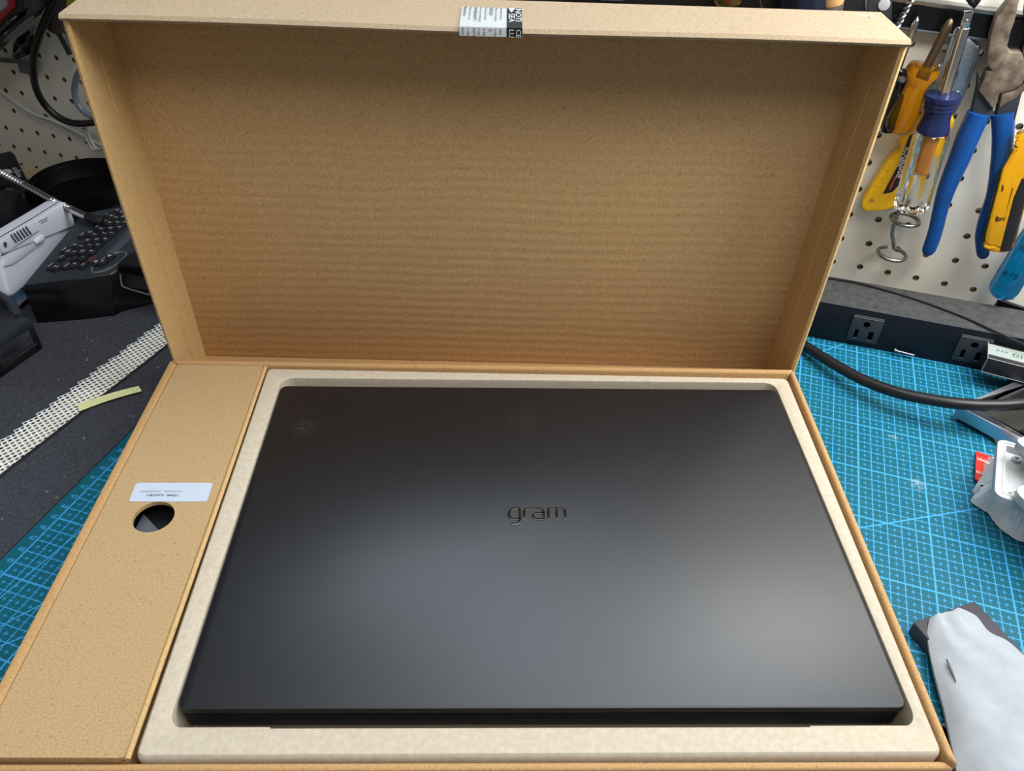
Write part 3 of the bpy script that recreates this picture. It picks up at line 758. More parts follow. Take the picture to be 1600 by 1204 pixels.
lettering('print', "D1FSS'2", c0 + UP * (fh + .012) + cdn * 1.35 + cdx * 1.85, cdx, cdn, .72, M['ink_dark'], sbx)
bk = thing('black_block', 'black plastic block under the small carton', 'block', c0 + cdx * 4.6 + cdn * .6 - UP * 1.7)
build('body', MB().box(c0 + cdx * 2.6 + cdn * .4 - UP * 1.72, cdx * 9, cdn * 2.0, UP * 1.68), M['black'], bk, bevel=.1)
build('lip', MB().box(c0 + cdx * 2.6 + cdn * .35 - UP * .5, cdx * 9, cdn * .1, UP * .12), M['grey'], bk)

# white shallow plastic lids
def tray_lid(label, corner, d1_, d2_, l1, l2, z, h, grp='white plastic lids by the aluminium frame', holes=True, rr=.7):
    o_ = V((corner.x, corner.y, z)); d1_ = V(d1_); d2_ = V(d2_)
    t = thing('white_cover', label, 'plastic cover', o_ + d1_ * l1 / 2 + d2_ * l2 / 2, grp)
    qd = [o_, o_ + d1_ * l1, o_ + d1_ * l1 + d2_ * l2, o_ + d2_ * l2]
    ol = rround(qd, rr, 6)
    lv = [(ol, .28, 0), (ol, .05, .1), (ol, 0, h * .55), (ol, 0, h), (ol, .10, h + .06), (ol, .26, h + .06), (ol, .34, h - .05), (ol, .42, h - .05), (ol, .48, h + .02), (ol, .58, h + .02), (ol, .72, h * .45), (ol, 1.0, h * .35)]
    mb = MB().rings([[p + UP * z_ for p in (inset(pl, d) if d else pl)] for pl, d, z_ in lv])
    build('shell', mb, M['white'], t)
    if holes:
        for f1, f2 in ((.22, .2), (.22, .8)):
            p = o_ + d1_ * l1 * f1 + d2_ * l2 * f2 + UP * (h * .35)
            build('boss', MB().lathe(p, p + UP, [(0, .34), (.25, .30), (.25, .16), (.05, .14)], 14), M['white'], t)
        for f1, f2 in ((.45, .45), (.45, .56)):
            p = o_ + d1_ * l1 * f1 + d2_ * l2 * f2 + UP * (h * .35 + .012)
            build('slot', MB().extr(ell(p, d1_ * .3, d2_ * .13, 14), UP * .01), M['grey'], t)
    return t
za = 2.7
k1 = at(1552, 697, za); k2 = at(1546, 782, za); k3 = at(1600, 823, za)
e2 = (k2 - k1).normalized(); e1 = V((-e2.y, e2.x, 0)); e1 = e1 if e1.x > 0 else -e1
tray_lid('white shallow lid at the bottom of the pile, over the frosted bag', k1, e1, e2, 6.5, (k2 - k1).length + .25, za, .85)
zb = 3.65
k4 = at(1579, 716, zb); k5 = at(1573, 776, zb); g2 = (at(1600, 800, zb) - k5).normalized(); g1 = V((-g2.y, g2.x, 0)); 
tray_lid('white lid lying on the bottom one, turned towards the mat', k5, g2, g1, 8, 4.4, zb, .8, rr=.9)
zc = 4.6
k6 = at(1576, 699, zc); h1 = (at(1600, 684, zc) - k6).normalized() ; h2 = V((h1.y, -h1.x, 0))
tray_lid('white lid topmost of its pile beside the aluminium frame', k6, V((.93, .30, 0)).normalized(), V((.42, -.88, 0)).normalized(), 6, 4.6, zc, .8, holes=False)

# frosted bag under the lids and the red backing card
bagb = [(1519, 768), (1530, 748), (1537, 726), (1556, 717), (1620, 730), (1680, 770), (1660, 850), (1600, 846), (1575, 834), (1556, 818), (1546, 803), (1536, 796), (1517, 783), (1523, 772)]
base = [at(px, py, .15) for px, py in bagb]
cen = at(1590, 772, 2.5); rows = []
NBG = len(base) * 4
bl = smooth(base, 6, closed=True)
for k, (f_, z_) in enumerate(((1.0, .12), (.97, .5), (.90, 1.1), (.80, 1.75), (.66, 2.25), (.4, 2.55), (.1, 2.6))):
    row = []
    for i, p in enumerate(bl):
        wv_ = .13 * math.sin(i * 2.3 + k * 1.3) + .08 * math.sin(i * .83 - k * 2.1) + .07 * math.sin(i * 3.7 + k * .6)
        q_ = V((cen.x, cen.y, 0)).lerp(V((p.x, p.y, 0)), f_ * (1 + .25 * wv_ * (k > 0))); q_.z = z_ + wv_ * (1 if 0 < k < 5 else .2)
        row.append(q_)
    rows.append(row)
o = build('plastic_bag', MB().rings(rows), M['bag'], None, loc=V((cen.x, cen.y, .1))); tag(o, 'crumpled frosted plastic bag under the white lids', 'plastic bag')
rc = [at(1525.5, 704, .35), at(1550, 713, .35), at(1548, 790, .35), at(1524, 748, .35)]
r0 = rc[0]; rx_ = (rc[1] - rc[0]); ry_ = (rc[3] - rc[0])
rcard = thing('adhesive_card', 'red card with white letters sticking out from under the frosted bag', 'card', r0 - UP * .2)
rc = [r0, r0 + rx_ * 2.0, r0 + rx_ * 2.0 + ry_ * 1.05, r0 + ry_]
build('card', MB().extr(rround(rc, .12), -UP * .16), M['red'], rcard)
rxn = rx_.normalized(); ryn = (ry_ - rxn * (ry_ @ rxn)).normalized()
lettering('print', 'VHB™', r0 + rx_ * .06 + ry_ * .27, rxn, -ryn, .40, M['white_line'], rcard, bold=.02)
lettering('print', 'VHB™', r0 + rx_ * .02 + ry_ * .74, rxn, -ryn, .40, M['white_line'], rcard, bold=.02)

# black box in a white foam sleeve, front right
zt = 1.15
b0 = at(1427, 971, zt); b1 = at(1523, 937.5, zt); b2 = at(1556, 986, zt)
u1 = (b1 - b0); u1.z = 0; lw_ = u1.length; u1.normalize(); u2 = V((u1.y, -u1.x, 0))
bb = thing('charger_box', 'black slab-shaped box half inside a white foam sleeve', 'box', b0 + u1 * lw_ / 2 + u2 * 6 - UP * zt)
build('body', MB().box(V((b0.x, b0.y, .03)), u1 * lw_, u2 * 8.5, UP * (zt - .03)), Mat('dark_grey_box', (62, 60, 66), rough=.5).m, bb, bevel=.12)
sl = thing('foam_sleeve', 'crinkled white foam sleeve pulled over the black box', 'foam sleeve', at(1530, 1100, .1))
Lp = [(1449, 985, 1.6), (1450, 972, 2.1)]
left = [(1452, 966, 1.3), (1449, 990, 1.15), (1454, 1025, .9), (1463, 1065, .75), (1474, 1105, .7), (1484, 1150, .7), (1495, 1204, .8), (1510, 1290, .9)]
right = [(1503, 951, 1.4), (1525, 961, 1.4), (1545, 986, 1.4), (1574, 1000, 1.3), (1600, 1022, 1.2), (1650, 1068, 1.1), (1700, 1120, 1.0), (1760, 1220, 1.0)]
lp_ = smooth([at(*p) for p in left], 5); rp_ = smooth([at(*p) for p in right], 5)
up_rows, n2 = [], 16
for i in range(len(lp_)):
    a, b = lp_[i], rp_[i]; row = []; fi = i / (len(lp_) - 1)
    for j in range(n2 + 1):
        t_ = j / n2; p = a.lerp(b, t_)
        bul = (1 - (2 * t_ - 1) ** 4) * (.25 + 1.2 * fi)
        cr = .07 * math.sin(9 * t_ + 5 * fi + 2 * math.sin(7 * fi)) + .06 * math.sin(17 * t_ - 11 * fi) + .16 * math.exp(-((t_ - .22 - .3 * fi) / .06) ** 2) * max(0, 1 - 2.2 * fi)
        row.append(p + UP * (bul + cr * min(1, 4 * t_ * (1 - t_) + .3)))
    lo = [V((p.x, p.y, .1 + (.35 if 0 < j < n2 else .5))) for j, p in enumerate(row)]
    dr = (b - a).normalized()
    row = [a + dr * .25 - UP * .5, a + dr * .02 - UP * .22] + row + [b + dr * .1 - UP * .4]
    up_rows.append(row)
build('top_sheet', MB().grid(up_rows), M['foam'], sl, solid=.09)
lo_rows = [[V((p.x, p.y, .06)) if 0 < j < len(r) - 1 else V((p.x, p.y, max(.06, p.z - .3))) for j, p in enumerate(r)] for r in up_rows[22:]]
build('bottom_sheet', MB().grid(lo_rows), M['foam'], sl, solid=.05)
tear = [at(px, py, 1.45) for px, py in ((1478, 1030), (1484, 1038), (1489, 1052), (1493, 1067), (1487, 1053), (1481.5, 1041))]
build('tear', MB().extr(tear, UP * .12), M['grey'], sl, label='grey tear slit in the white sleeve')

# ------------------------------------------------------------------ tools on the pegboard right of the box
mbar = thing('magnetic_tool_bar', 'black magnetic tool bar with silver edges holding screwdriver shafts', 'tool bar', wr(1470, 35, .8))
def wpoly(L_, d): return [wr(px, py, d) for px, py in L_]
u0 = MR.transposed() @ (wr(1396, 2, 1.6) - OR); u1_ = MR.transposed() @ (wr(1428, 52, 1.6) - OR)
vt, vb = (MR.transposed() @ (wr(1470, 8, 1.6) - OR)).z, (MR.transposed() @ (wr(1470, 58, 1.6) - OR)).z
ul, ur = u0.x - .2, 14.0
def wbox(ua, ub, va, vb_, d0, d1): return MB().box(WR(ua, va, d0), MR @ V((ub - ua, 0, 0)), MR @ V((0, 0, vb_ - va)), NR * (d1 - d0))
build('magnet', wbox(ul + .1, ur, vb + .18, vt - .32, 0.02, 1.05), M['black_gloss'], mbar)
build('rail', wbox(ul, ur, vt - .34, vt, 0.02, 1.15), M['steel'], mbar, bevel=.08)
build('rail', wbox(ul, ur, vb, vb + .2, 0.02, 1.15), M['grey'], mbar, bevel=.06)
# dark grey mounting plate with a pale disc at the bar's end
pl = thing('hook_plate', 'dark grey hanging plate with a pale round disc at the bar end', 'plate', wr(1380, 20, 1.0))
build('plate', MB().extr(wpoly([(1355, -30), (1394, -30), (1393, 42), (1352, 60)], 1.0), NR * .5), M['dark_grey'], pl, bevel=.06)
p = wr(1381.5, 7, 1.5); build('disc', MB().lathe(p, p + NR, [(0, .44), (.12, .42), (.14, .36), (.14, 0)], 24), M['white'], pl)

def lathe_px(a, b, d0, d1=None):
    return wr(*a, d0), wr(*b, d0 if d1 is None else d1)
def fr_(prof, Ln): return [(t_ * Ln, r) for t_, r in prof]

# small Phillips screwdriver whose handle sits behind the box lid
t = thing('phillips_screwdriver', 'chrome cross-point screwdriver with black handle half hidden behind the box lid', 'screwdriver', wr(1415, 110, 2.0))
A, B = lathe_px((1434, 26), (1404, 105), 2.0); Ln = (B - A).length
build('shaft', MB().lathe(A, B, fr_([(0, .03), (.05, .17), (.13, .30), (.3, .27), (1, .27)], Ln), 12, (4, .45, 0, Ln * .22)), M['chrome'], t)
A, B = lathe_px((1413, 108), (1386, 205), 2.2); Ln = (B - A).length
build('handle', MB().lathe(A, B, fr_([(0, .3), (.02, .5), (.18, .55), (.22, .42), (.34, .42), (.38, .62), (.9, .66), (1, .5)], Ln), 18, (6, .2, Ln * .38, Ln * .95)), M['black_gloss'], t)
A2 = A.lerp(B, .08); build('ferrule', MB().lathe(A2, B, [(0, .56), (.1, .6), (.35, .6), (.45, .56)], 18), M['steel'], t)

# amber screwdriver with the flared collar
t = thing('flathead_screwdriver', 'amber translucent screwdriver with brown steel blade and flared collar next to the lid', 'screwdriver', wr(1440, 110, 2.4))
A, B = lathe_px((1487, 29), (1441, 118), 2.3); Ln = (B - A).length
build('blade', MB().lathe(A, B, fr_([(0, .06), (.03, .20), (.16, .38), (.3, .34), (1, .34)], Ln), 14), M['bronze'], t)
A, B = lathe_px((1446, 102), (1398, 204), 2.4); Ln = (B - A).length
build('handle', MB().lathe(A, B, fr_([(0, .7), (.01, 1.15), (.08, 1.30), (.14, 1.22), (.24, .92), (.34, .84), (.45, .96), (.6, 1.12), (.8, 1.18), (.93, 1.06), (1, .72)], Ln), 36, (6, .10, Ln * .25, Ln * .97)), M['amber_deep'], t)

# folding utility knife: yellow body, grey metal nose
t = thing('utility_knife', 'yellow utility knife with grey metal nose and black printed label, hanging nose up', 'knife', wr(1440, 200, 1.0))
body = [(1452, 158), (1436, 180), (1428, 193), (1424, 203), (1404, 215), (1408, 224), (1405, 229), (1389, 240), (1370, 268), (1347, 304), (1346, 316), (1353, 322), (1387, 319), (1402, 313), (1420, 292), (1446, 248), (1470, 212), (1488, 190), (1490, 180), (1484, 172), (1480, 160)]
build('body', MB().extr(wpoly(body, .35), NR * 1.2), M['yellow'], t, bevel=.16, seg=3)
nose = [(1494, 39), (1489, 44), (1480, 72), (1473, 95), (1464, 100), (1463, 108), (1466, 116), (1450, 142), (1446, 165), (1478, 178), (1492, 172), (1500, 158), (1513, 128), (1527, 90), (1531, 71), (1526, 68), (1511, 55), (1500, 60)]
build('metal_nose', MB().extr(wpoly(nose, .55), NR * .6), M['galv'], t, bevel=.05)
for px, py in ((1466.5, 104), (1528, 74), (1496, 145)):
    p = wr(px, py, 1.15); build('rivet', MB().lathe(p, p + NR, [(0, .15), (.06, .14), (.1, .08), (.1, 0)], 12), M['chrome'], t)
build('blade_slot', MB().tube(wpoly([(1510, 128), (1513, 122), (1522, 97)], 1.17), .07, 6), M['steel'], t)
build('blade_button', MB().tube(smooth(wpoly([(1494, 122), (1496, 116), (1495, 108), (1497, 102)], 1.17), 4), .08, 6), M['steel'], t)
lab = [(1421, 212), (1401, 262), (1379, 303), (1394, 300), (1410, 284), (1428, 252), (1442, 222), (1450, 205), (1440, 200)]
build('printed_label', MB().extr(wpoly(lab, 1.56), NR * .02), M['label_black'], t)
for k, (a, b, c) in enumerate((((1383, 263), (1390, 264), (1387, 269)), ((1376, 276), (1383, 277), (1380, 282)), ((1367, 288), (1374, 289), (1371, 294)))):
    build('grip_rib', MB().tube(wpoly([a, b, c], 1.56), .05, 6), M['yellow'], t)
build('lanyard_hole', MB().extr(wpoly([(1362, 309), (1368, 315), (1356, 316)], 1.56), NR * .012), M['amber_core'], t)
ka = (wr(1413, 225, 1.6) - wr(1383, 300, 1.6)); 
def kn(px, py): return wr(px, py, 1.60)
kd = (kn(1386, 298) - kn(1418, 222)).normalized(); kp = NR.cross(kd)
lettering('label_print', 'Xtra Blade', kn(1417.5, 229), kd, kp, .42, M['white_line'], t, bold=.015)
lettering('label_print', 'Acute', kn(1419, 243), kd, kp, .85, M['white_line'], t, bold=.02)
lettering('label_print', 'crawler', kn(1399, 276), kd, kp, .42, M['orange_print'], t)
build('label_line', MB().tube([kn(1425, 232), kn(1391, 294)], .03, 5), M['orange_print'], t)

# nut driver: chrome shaft, navy collar, clear handle
t = thing('socket_driver', 'driver with chrome square-drive shaft, navy ribbed collar and clear fluted handle', 'screwdriver', wr(1460, 200, 3.2))
dA = 3.3
A, B = lathe_px((1513.5, 18), (1474, 150), dA); Ln = (B - A).length
build('shaft', MB().lathe(A, B, fr_([(.17, .30), (.18, .44), (.22, .46), (1, .46)], Ln), 20), M['chrome'], t)
ax = (B - A).normalized(); sdx = (NR.cross(ax)).normalized()
sq4 = [A + sdx * .30 + NR * .30, A - sdx * .30 + NR * .30, A - sdx * .30 - NR * .30, A + sdx * .30 - NR * .30]
build('square_drive', MB().extr(sq4, ax * Ln * .185), M['chrome'], t, bevel=.05)
p = A + ax * .55 + NR * .27; build('detent_ball', MB().lathe(p, p + NR, [(0, .12), (.05, .10), (.09, .04), (.09, 0)], 12), M['steel'], t)
A, B = lathe_px((1474, 147), (1457, 206), dA); Ln = (B - A).length
build('collar', MB().lathe(A, B, fr_([(0, .6), (.01, 1.28), (.05, 1.30), (.14, 1.28), (.16, 1.16), (.2, 1.16), (.22, 1.2), (.26, 1.2), (.28, 1.10), (.32, 1.10), (.34, 1.14), (.38, 1.14), (.4, 1.06), (.5, 1.02), (.65, 1.04), (.8, 1.14), (.93, 1.24), (.99, 1.2), (1, .9)], Ln), 32), M['navy'], t)
A, B = lathe_px((1457.5, 204), (1422, 326), dA); Ln = (B - A).length
build('handle', MB().lathe(A, B, fr_([(0, 1.05), (.02, 1.22), (.06, 1.38), (.6, 1.40), (.93, 1.40), (.98, 1.3), (1, 1.1)], Ln), 48, (8, .16, Ln * .05, Ln * .97)), M['clear'], t)
A2 = A.lerp(B, .02); build('shaft_core', MB().lathe(A2, B, [(0, .5), (Ln * .48, .5), (Ln * .5, .3)], 16), M['amber_core'], t)

# linesman pliers with blue grips
t = thing('pliers', 'rust-worn linesman pliers with long blue grips, jaws up', 'pliers', wr(1560, 170, 1.5))
jawA = [(1574, -24), (1569, 0), (1554, 19), (1545, 45), (1541, 72), (1536.5, 90), (1541, 95), (1547, 103), (1537, 104), (1535, 114), (1526, 133), (1549, 163), (1558.5, 138), (1566, 136), (1580, 132), (1594, 122), (1600, 105), (1598, 88), (1592, 73), (1575, 73), (1570, 65), (1576, 40), (1581, 28), (1584, 15), (1592, -24)]
build('jaw', MB().extr(wpoly(jawA, 1.35), NR * 1.3), M['rust'], t, bevel=.12)
jawB = [(1561.5, 137), (1557, 161), (1584, 144), (1598, 133), (1612, 118), (1620, 95), (1626, 40), (1632, -24), (1604, -24), (1597, 18), (1601, 36), (1599, 62), (1593, 74), (1600, 90), (1602, 106), (1595, 123), (1580, 134)]
build('jaw', MB().extr(wpoly(jawB, 1.28), NR * 1.3), M['rust'], t, bevel=.12)
p = wr(1571, 104, 2.5); build('pivot', MB().lathe(p, p + NR, [(0, .95), (.06, .92), (.1, .8), (.1, 0)], 30), M['rust'], t)
p = wr(1585, 56, .6); build('cutter_gap', MB().extr(wpoly([(1576, 30), (1568, 64), (1574, 76), (1594, 76), (1602, 61), (1604, 30)], 1.25), NR * .6), M['black_gloss'], t)
for pts in ([(1526, 110), (1524, 133), (1518, 160), (1513, 182), (1544, 184), (1550, 165), (1535, 130)], [(1556, 160), (1552, 184), (1583, 182), (1594, 138), (1580, 146)]):
    build('tang', MB().extr(wpoly(pts, 1.3), NR * 1.0), M['dark_grey'], t, bevel=.1)
def grip(L_, d):
    k = 6; path = smooth([wr(x, y, d) for x, y, w_ in L_], k); rad = interp([w_ / 37.0 for x, y, w_ in L_], k)
    rad = [r for r in rad]; rad[-1] *= .45; rad[-2] *= .75; rad[-3] *= .92
    build('grip', MB().tube(path, rad, 18, flat=.85, flatdir=NR), M['blue_grip'], t)
grip([(1530, 176, 32), (1514, 210, 33), (1499, 248, 31), (1481, 290, 27), (1470, 325, 23), (1463, 355, 22), (1456, 378, 22), (1448, 398, 20)], 2.1)
grip([(1567, 175, 32), (1567, 215, 29), (1563, 260, 28), (1554, 305, 24), (1542, 338, 22), (1535, 365, 21), (1535, 385, 20), (1537, 403, 18)], 1.9)

# amber screwdriver with black grips, and the teal one
t = thing('amber_screwdriver', 'amber screwdriver handle with black rubber grip stripes beside the blue pliers', 'screwdriver', wr(1585, 300, 2.6))
A, B = lathe_px((1606, 206), (1559, 386), 3.0); Ln = (B - A).length
build('handle', MB().lathe(A, B, fr_([(0, .6), (.01, .74), (.04, .78), (.07, .66), (.085, .72), (.10, .66), (.115, .72), (.13, .66), (.15, .72), (.3, 1.12), (.34, 1.16), (.96, 1.17), (.99, 1.1), (1, .95)], Ln), 36, (6, .10, Ln * .3, Ln * .96)), M['amber'], t)
ax = (B - A).normalized(); sdx = NR.cross(ax).normalized()
for q_ in (.62, 4.8, -3.55):
    rows = []
    for k in range(13):
        tt = Ln * (.33 + .64 * k / 12); ww = .36 * (1 - .5 * max(0, 1 - k / 3)); r = 1.20
        rows.append([A + ax * tt + (NR * math.cos(q_ * .5 + dq) + sdx * math.sin(q_ * .5 + dq)) * r for dq in (-ww, 0, ww)])
    build('grip_stripe', MB().grid(rows), M['black'], t, solid=.12)
A2, B2 = lathe_px((1640, 70), (1606, 207), 2.2, 3.0); build('shaft', MB().lathe(A2, B2, [(0, .3), ((B2 - A2).length, .3)], 12), M['steel'], t)
t = thing('teal_screwdriver', 'teal-blue translucent screwdriver handle end above the black bracket', 'screwdriver', wr(1590, 400, 2.2))
A, B = lathe_px((1650, 318), (1562, 462), 2.4); Ln = (B - A).length
build('handle', MB().lathe(A, B, fr_([(0, .6), (.1, .8), (.3, 1.15), (.4, 1.22), (.9, 1.24), (.96, 1.12), (1, .7)], Ln), 36, (6, .12, Ln * .3, Ln * .95)), M['teal'], t)
A2, B2 = lathe_px((1700, 236), (1650, 318), 2.2, 2.4); build('shaft', MB().lathe(A2, B2, [(0, .3), ((B2 - A2).length, .3)], 12), M['steel'], t)

# double-ring wire hook: two level rings on a bent stem
t = thing('ring_hook', 'double-ring galvanised wire tool hook hanging below the clear handle', 'hook', wr(1405, 370, 1.5))
cl_, cu_ = wr(1393.5, 396.5, 2.0), wr(1414, 343, 2.0)
def ringpts(c, r, a0, a1, n=26): return [c + (MR @ V((1, 0, 0))) * r * math.cos(a0 + (a1 - a0) * k / n) + BN * r * math.sin(a0 + (a1 - a0) * k / n) for k in range(n + 1)]
lo_ring = ringpts(cl_, 1.22, math.radians(110), math.radians(440))
st = smooth([lo_ring[-1], wr(1396, 378, 1.3), wr(1394, 366, 1.2), wr(1397, 350, 1.2), wr(1404, 330, 1.2), wr(1407, 318, 1.0), wr(1408, 312, .1)], 6)
build('lower_ring', MB().tube(lo_ring, .17, 10), M['wire'], t); build('stem', MB().tube(st, .17, 10), M['wire'], t)
build('upper_ring', MB().tube(ringpts(cu_, 1.2, math.radians(150), math.radians(505)), .17, 10), M['wire'], t)
build('stem', MB().tube([wr(1400, 338, 1.35), cu_ + (MR @ V((-1.1, 0, 0))) + BN * .5], .15, 8), M['wire'], t)

t = thing('black_awl', 'tip of a black pointed handle hanging above the tool bar', 'tool', wr(1521, 0, 2.4))
A, B = lathe_px((1524, -60), (1522, 13), 2.4); Ln = (B - A).length
build('handle', MB().lathe(A, B, fr_([(0, .5), (.1, .62), (.55, .7), (.75, .62), (.9, .34), (1, .05)], Ln), 24), M['black_gloss'], t)
t = thing('twisted_bit', 'grey twisted wire bit pointing down behind the lid corner', 'tool', wr(1415, 20, 2.0))
A, B = lathe_px((1430, -12), (1400, 44), 2.0); ax = (B - A).normalized(); aa = ax.orthogonal().normalized(); ab = ax.cross(aa)
for ph in (0, math.pi):
    build('strand', MB().tube([A.lerp(B, k / 40) + (aa * math.cos(k * .55 + ph) + ab * math.sin(k * .55 + ph)) * .14 for k in range(41)], .13, 6), M['steel'], t)
# handles glimpsed over the top of the lid
t = thing('copper_knob', 'knurled copper knob end showing over the lid top', 'tool', wr(1138, -10, 2.5))
A, B = lathe_px((1142, -60), (1138, 8), 2.6); Ln = (B - A).length
build('knob', MB().lathe(A, B, fr_([(0, .6), (.3, .7), (.45, 1.35), (.85, 1.35), (.95, 1.1), (1, .6)], Ln), 48, (24, .06, Ln * .45, Ln * .86)), M['copper'], t)
t = thing('wooden_handle', 'wooden tool handle end showing over the lid top', 'tool', wr(1300, 0, 2.5))
A, B = lathe_px((1302, -60), (1299, 7), 2.6); Ln = (B - A).length
build('grip', MB().lathe(A, B, fr_([(0, .8), (.9, .95), (1, .85)], Ln), 20), M['handle_wood'], t); A2, B2 = lathe_px((1299, 7), (1297, 30), 2.6); build('collar', MB().lathe(A2, B2, [(0, .9), ((B2 - A2).length, .85)], 20), M['rust'], t)
t = thing('navy_handle', 'dark navy tool handle showing over the lid top', 'tool', wr(1255, 0, 2.5))
A, B = lathe_px((1258, -60), (1252, 40), 2.6); Ln = (B - A).length
build('grip', MB().lathe(A, B, fr_([(0, 1.9), (.95, 1.9), (1, 1.5)], Ln), 28, (10, .08, 0, Ln)), M['dark_navy'], t)
cable('thin_wire', 'thin pale wire loop over the top of the lid', 'wire', wpoly([(1178, -30), (1186, -4), (1190, 8), (1190, 22)], 2.8), .07, M['wire'], n=6)
t = thing('tool_rack', 'long black tool rack behind the lid top', 'rack', wr(1100, 0, .8))
build('rail', MB().extr(wpoly([(700, -60), (1352, -42), (1352, 60), (700, 40)], .4), NR * .9), M['black'], t, bevel=.1)
build('clip', MB().extr(wpoly([(940, -30), (975, -30), (975, 0), (940, 0)], 1.3), NR * .5), M['grey'], t, bevel=.1)

# ------------------------------------------------------------------ left of the box
def atx(px, py, X):
    r = ray(px, py); return CAM + r * ((X - CAM.x) / r.x)
# label maker with keyboard
zk = 3.5
kb = thing('label_maker', 'black desktop label maker with oval lettered keys half behind the box lid', 'label maker', at(110, 480, 0))
topo = [at(34, 448, zk), at(120, 437, zk), at(172, 428, zk), at(186, 420, zk), at(252, 400, zk), at(240, 300, zk), at(193, 322, zk), at(128, 334, zk)]
foot = [V((p.x, p.y, .02)) for p in topo]
foot[0] += V((.4, -.6, 0)); foot[1] += V((0, -1.2, 0)); foot[2] += V((0, -1.6, 0)); foot[3] += V((0, -1.8, 0)); foot[4] += V((0, -2.4, 0))
build('body', MB().rings([foot, [p - UP * .35 for p in topo], inset(topo, .12)]), M['black_gloss'], kb, bevel=.08)
ins = inset(topo, .3); build('top_face', MB().extr(inset(topo, .14), UP * .06), M['dark_grey'], kb)
scr_ = [at(165, 397, zk + .08), at(182, 394, zk + .08), at(228, 352, zk + .08), at(213, 345, zk + .08)]
build('display', MB().extr(scr_, UP * .05), Mat('lcd_window', (70, 74, 84), rough=.12).m, kb, bevel=.03)
# cutter block and tape slot
cb_ = [at(186, 421, zk), at(205, 404, zk), at(260, 392, zk), at(268, 430, zk)]
build('cutter_cover', MB().extr([p + UP * .1 for p in cb_], UP * .55), M['black'], kb, bevel=.12)
fr1 = [at(188, 424, zk - .5), at(260, 441, zk - .5), at(262, 455, zk - .9), at(196, 449, zk - 1.6)]
build('tape_slot', MB().extr(fr1, V((0, .3, 0))), M['black'], kb)
build('slot_rim', MB().tube(smooth([at(188, 428, zk - .4), at(190, 444, zk - 1.2), at(198, 450, zk - 1.4), at(232, 460, zk - 1.5), at(262, 468, zk - 1.5)], 5), .09, 6), M['grey'], kb)
npc = at(168, 411, zk + .08); nx = (at(186, 398, zk + .08) - at(152, 420, zk + .08)).normalized(); ny = V((-nx.y, nx.x, 0))
build('key_pad_ring', MB().tube(ell(npc + nx * .2, nx * 2.0, ny * .95, 28), .12, 6, closed=True), M['grey'], kb)
keys = [(80, 416), (89, 418.5), (105.5, 416), (118.5, 414), (130.5, 415), (97, 403), (104, 407), (116, 404.5), (119.5, 404), (130, 403.5), (145, 405), (150.5, 410.5), (161, 410), (172, 402), (101, 391), (108, 394), (116.5, 395), (130, 394), (144, 394),
        (119, 384), (127, 386), (141, 384.5), (154, 384), (129, 368), (131, 374), (138, 377), (152, 375.5), (165.5, 375), (142, 364.5), (149, 368), (164, 366.5), (176, 366), (153, 356), (160, 359), (174, 358), (187, 356.5), (151, 349), (164, 347), (172, 349.5), (185, 349), (196, 349), (168, 337), (175, 339), (182, 341.5), (194, 340), (184, 330), (191, 333)]
M['key'] = Mat('key_rubber', (24, 25, 29), rough=.5).m
names = ['Menu', 'Z', 'Print', 'P', 'Cut', 'Sym', 'M', ',', '.', '-', 'C', '▲', 'OK', '◄', 'Caps', 'N', 'L', 'O', '0', 'K', 'J', 'I', '9', 'Shift', 'B', 'H', 'U', '8', 'G', 'Y', 'T', '7', 'V', 'F', 'R', '6', 'D', 'C', '4', 'E', '5', 'Fn', 'X', 'S', 'W', 'A', 'Q']
ka_ = (at(140, 384.5, zk) - at(119, 384, zk)).normalized(); kx = (at(175, 339, zk) - at(108, 394, zk)).normalized(); ky = V((-kx.y, kx.x, 0))
km = None; skip = {6, 8, 24}
for i, ((px, py), nm_) in enumerate(zip(keys, names)):
    if i in skip: continue
    p = at(px, py, zk + .2)
    if i == 10:
        k_ = build('key', MB().rings([ell(p - UP * .1, kx * .62, ky * .36, 16), ell(p + UP * .1, kx * .58, ky * .33, 16), ell(p + UP * .16, kx * .45, ky * .22, 16)]), M['key_red'], kb, label='dark red key')
    elif km is None:
        km = build('key', MB().rings([ell(p - UP * .1, kx * .62, ky * .38, 16), ell(p + UP * .1, kx * .58, ky * .35, 16), ell(p + UP * .16, kx * .45, ky * .24, 16)]), M['key'], kb); k0 = p; k_ = km
    else:
        k_ = km.copy(); C.objects.link(k_); k_.parent = kb; k_.location = km.location + (p - k0) * S; MW[k_.name] = MW[kb.name]
    if len(nm_) <= 5 and i != 10:
        lettering('key_print', nm_, p + UP * .17, kx, ky, (.50 if len(nm_) == 1 else .30), M['ink_key'], kb, bold=.02, align='CENTER')

# pale handheld device leaning behind the label maker
XD = -46.4
dv = thing('handheld_device', 'pale grey handheld device with vent slots propped beside the label maker', 'device', V((XD - .8, 33, 0)))
qN, qT, qF, qB = atx(17, 468, XD), atx(-9, 378, XD), atx(101, 311, XD), atx(117, 385, XD)
ol = rround([qN, qT, qF, qB], [.9, .5, .9, 1.1], 6)
build('case', MB().extr(ol, V((-1.7, 0, 0))), M['lavender'], dv, bevel=.34, seg=4)
up2 = rround([atx(2, 397, XD), atx(-8, 378, XD), atx(100, 313, XD), atx(115, 352, XD)], [.3, .3, .8, .8], 5)
build('upper_shell', MB().extr(up2, V((.28, 0, 0))), M['lavender'], dv, bevel=.2, seg=4)
build('battery_door', MB().extr([atx(3, 400, XD), atx(4, 416, XD), atx(20, 412, XD), atx(68, 376, XD), atx(64, 362, XD)], V((.14, 0, 0))), M['lavender'], dv, bevel=.03)
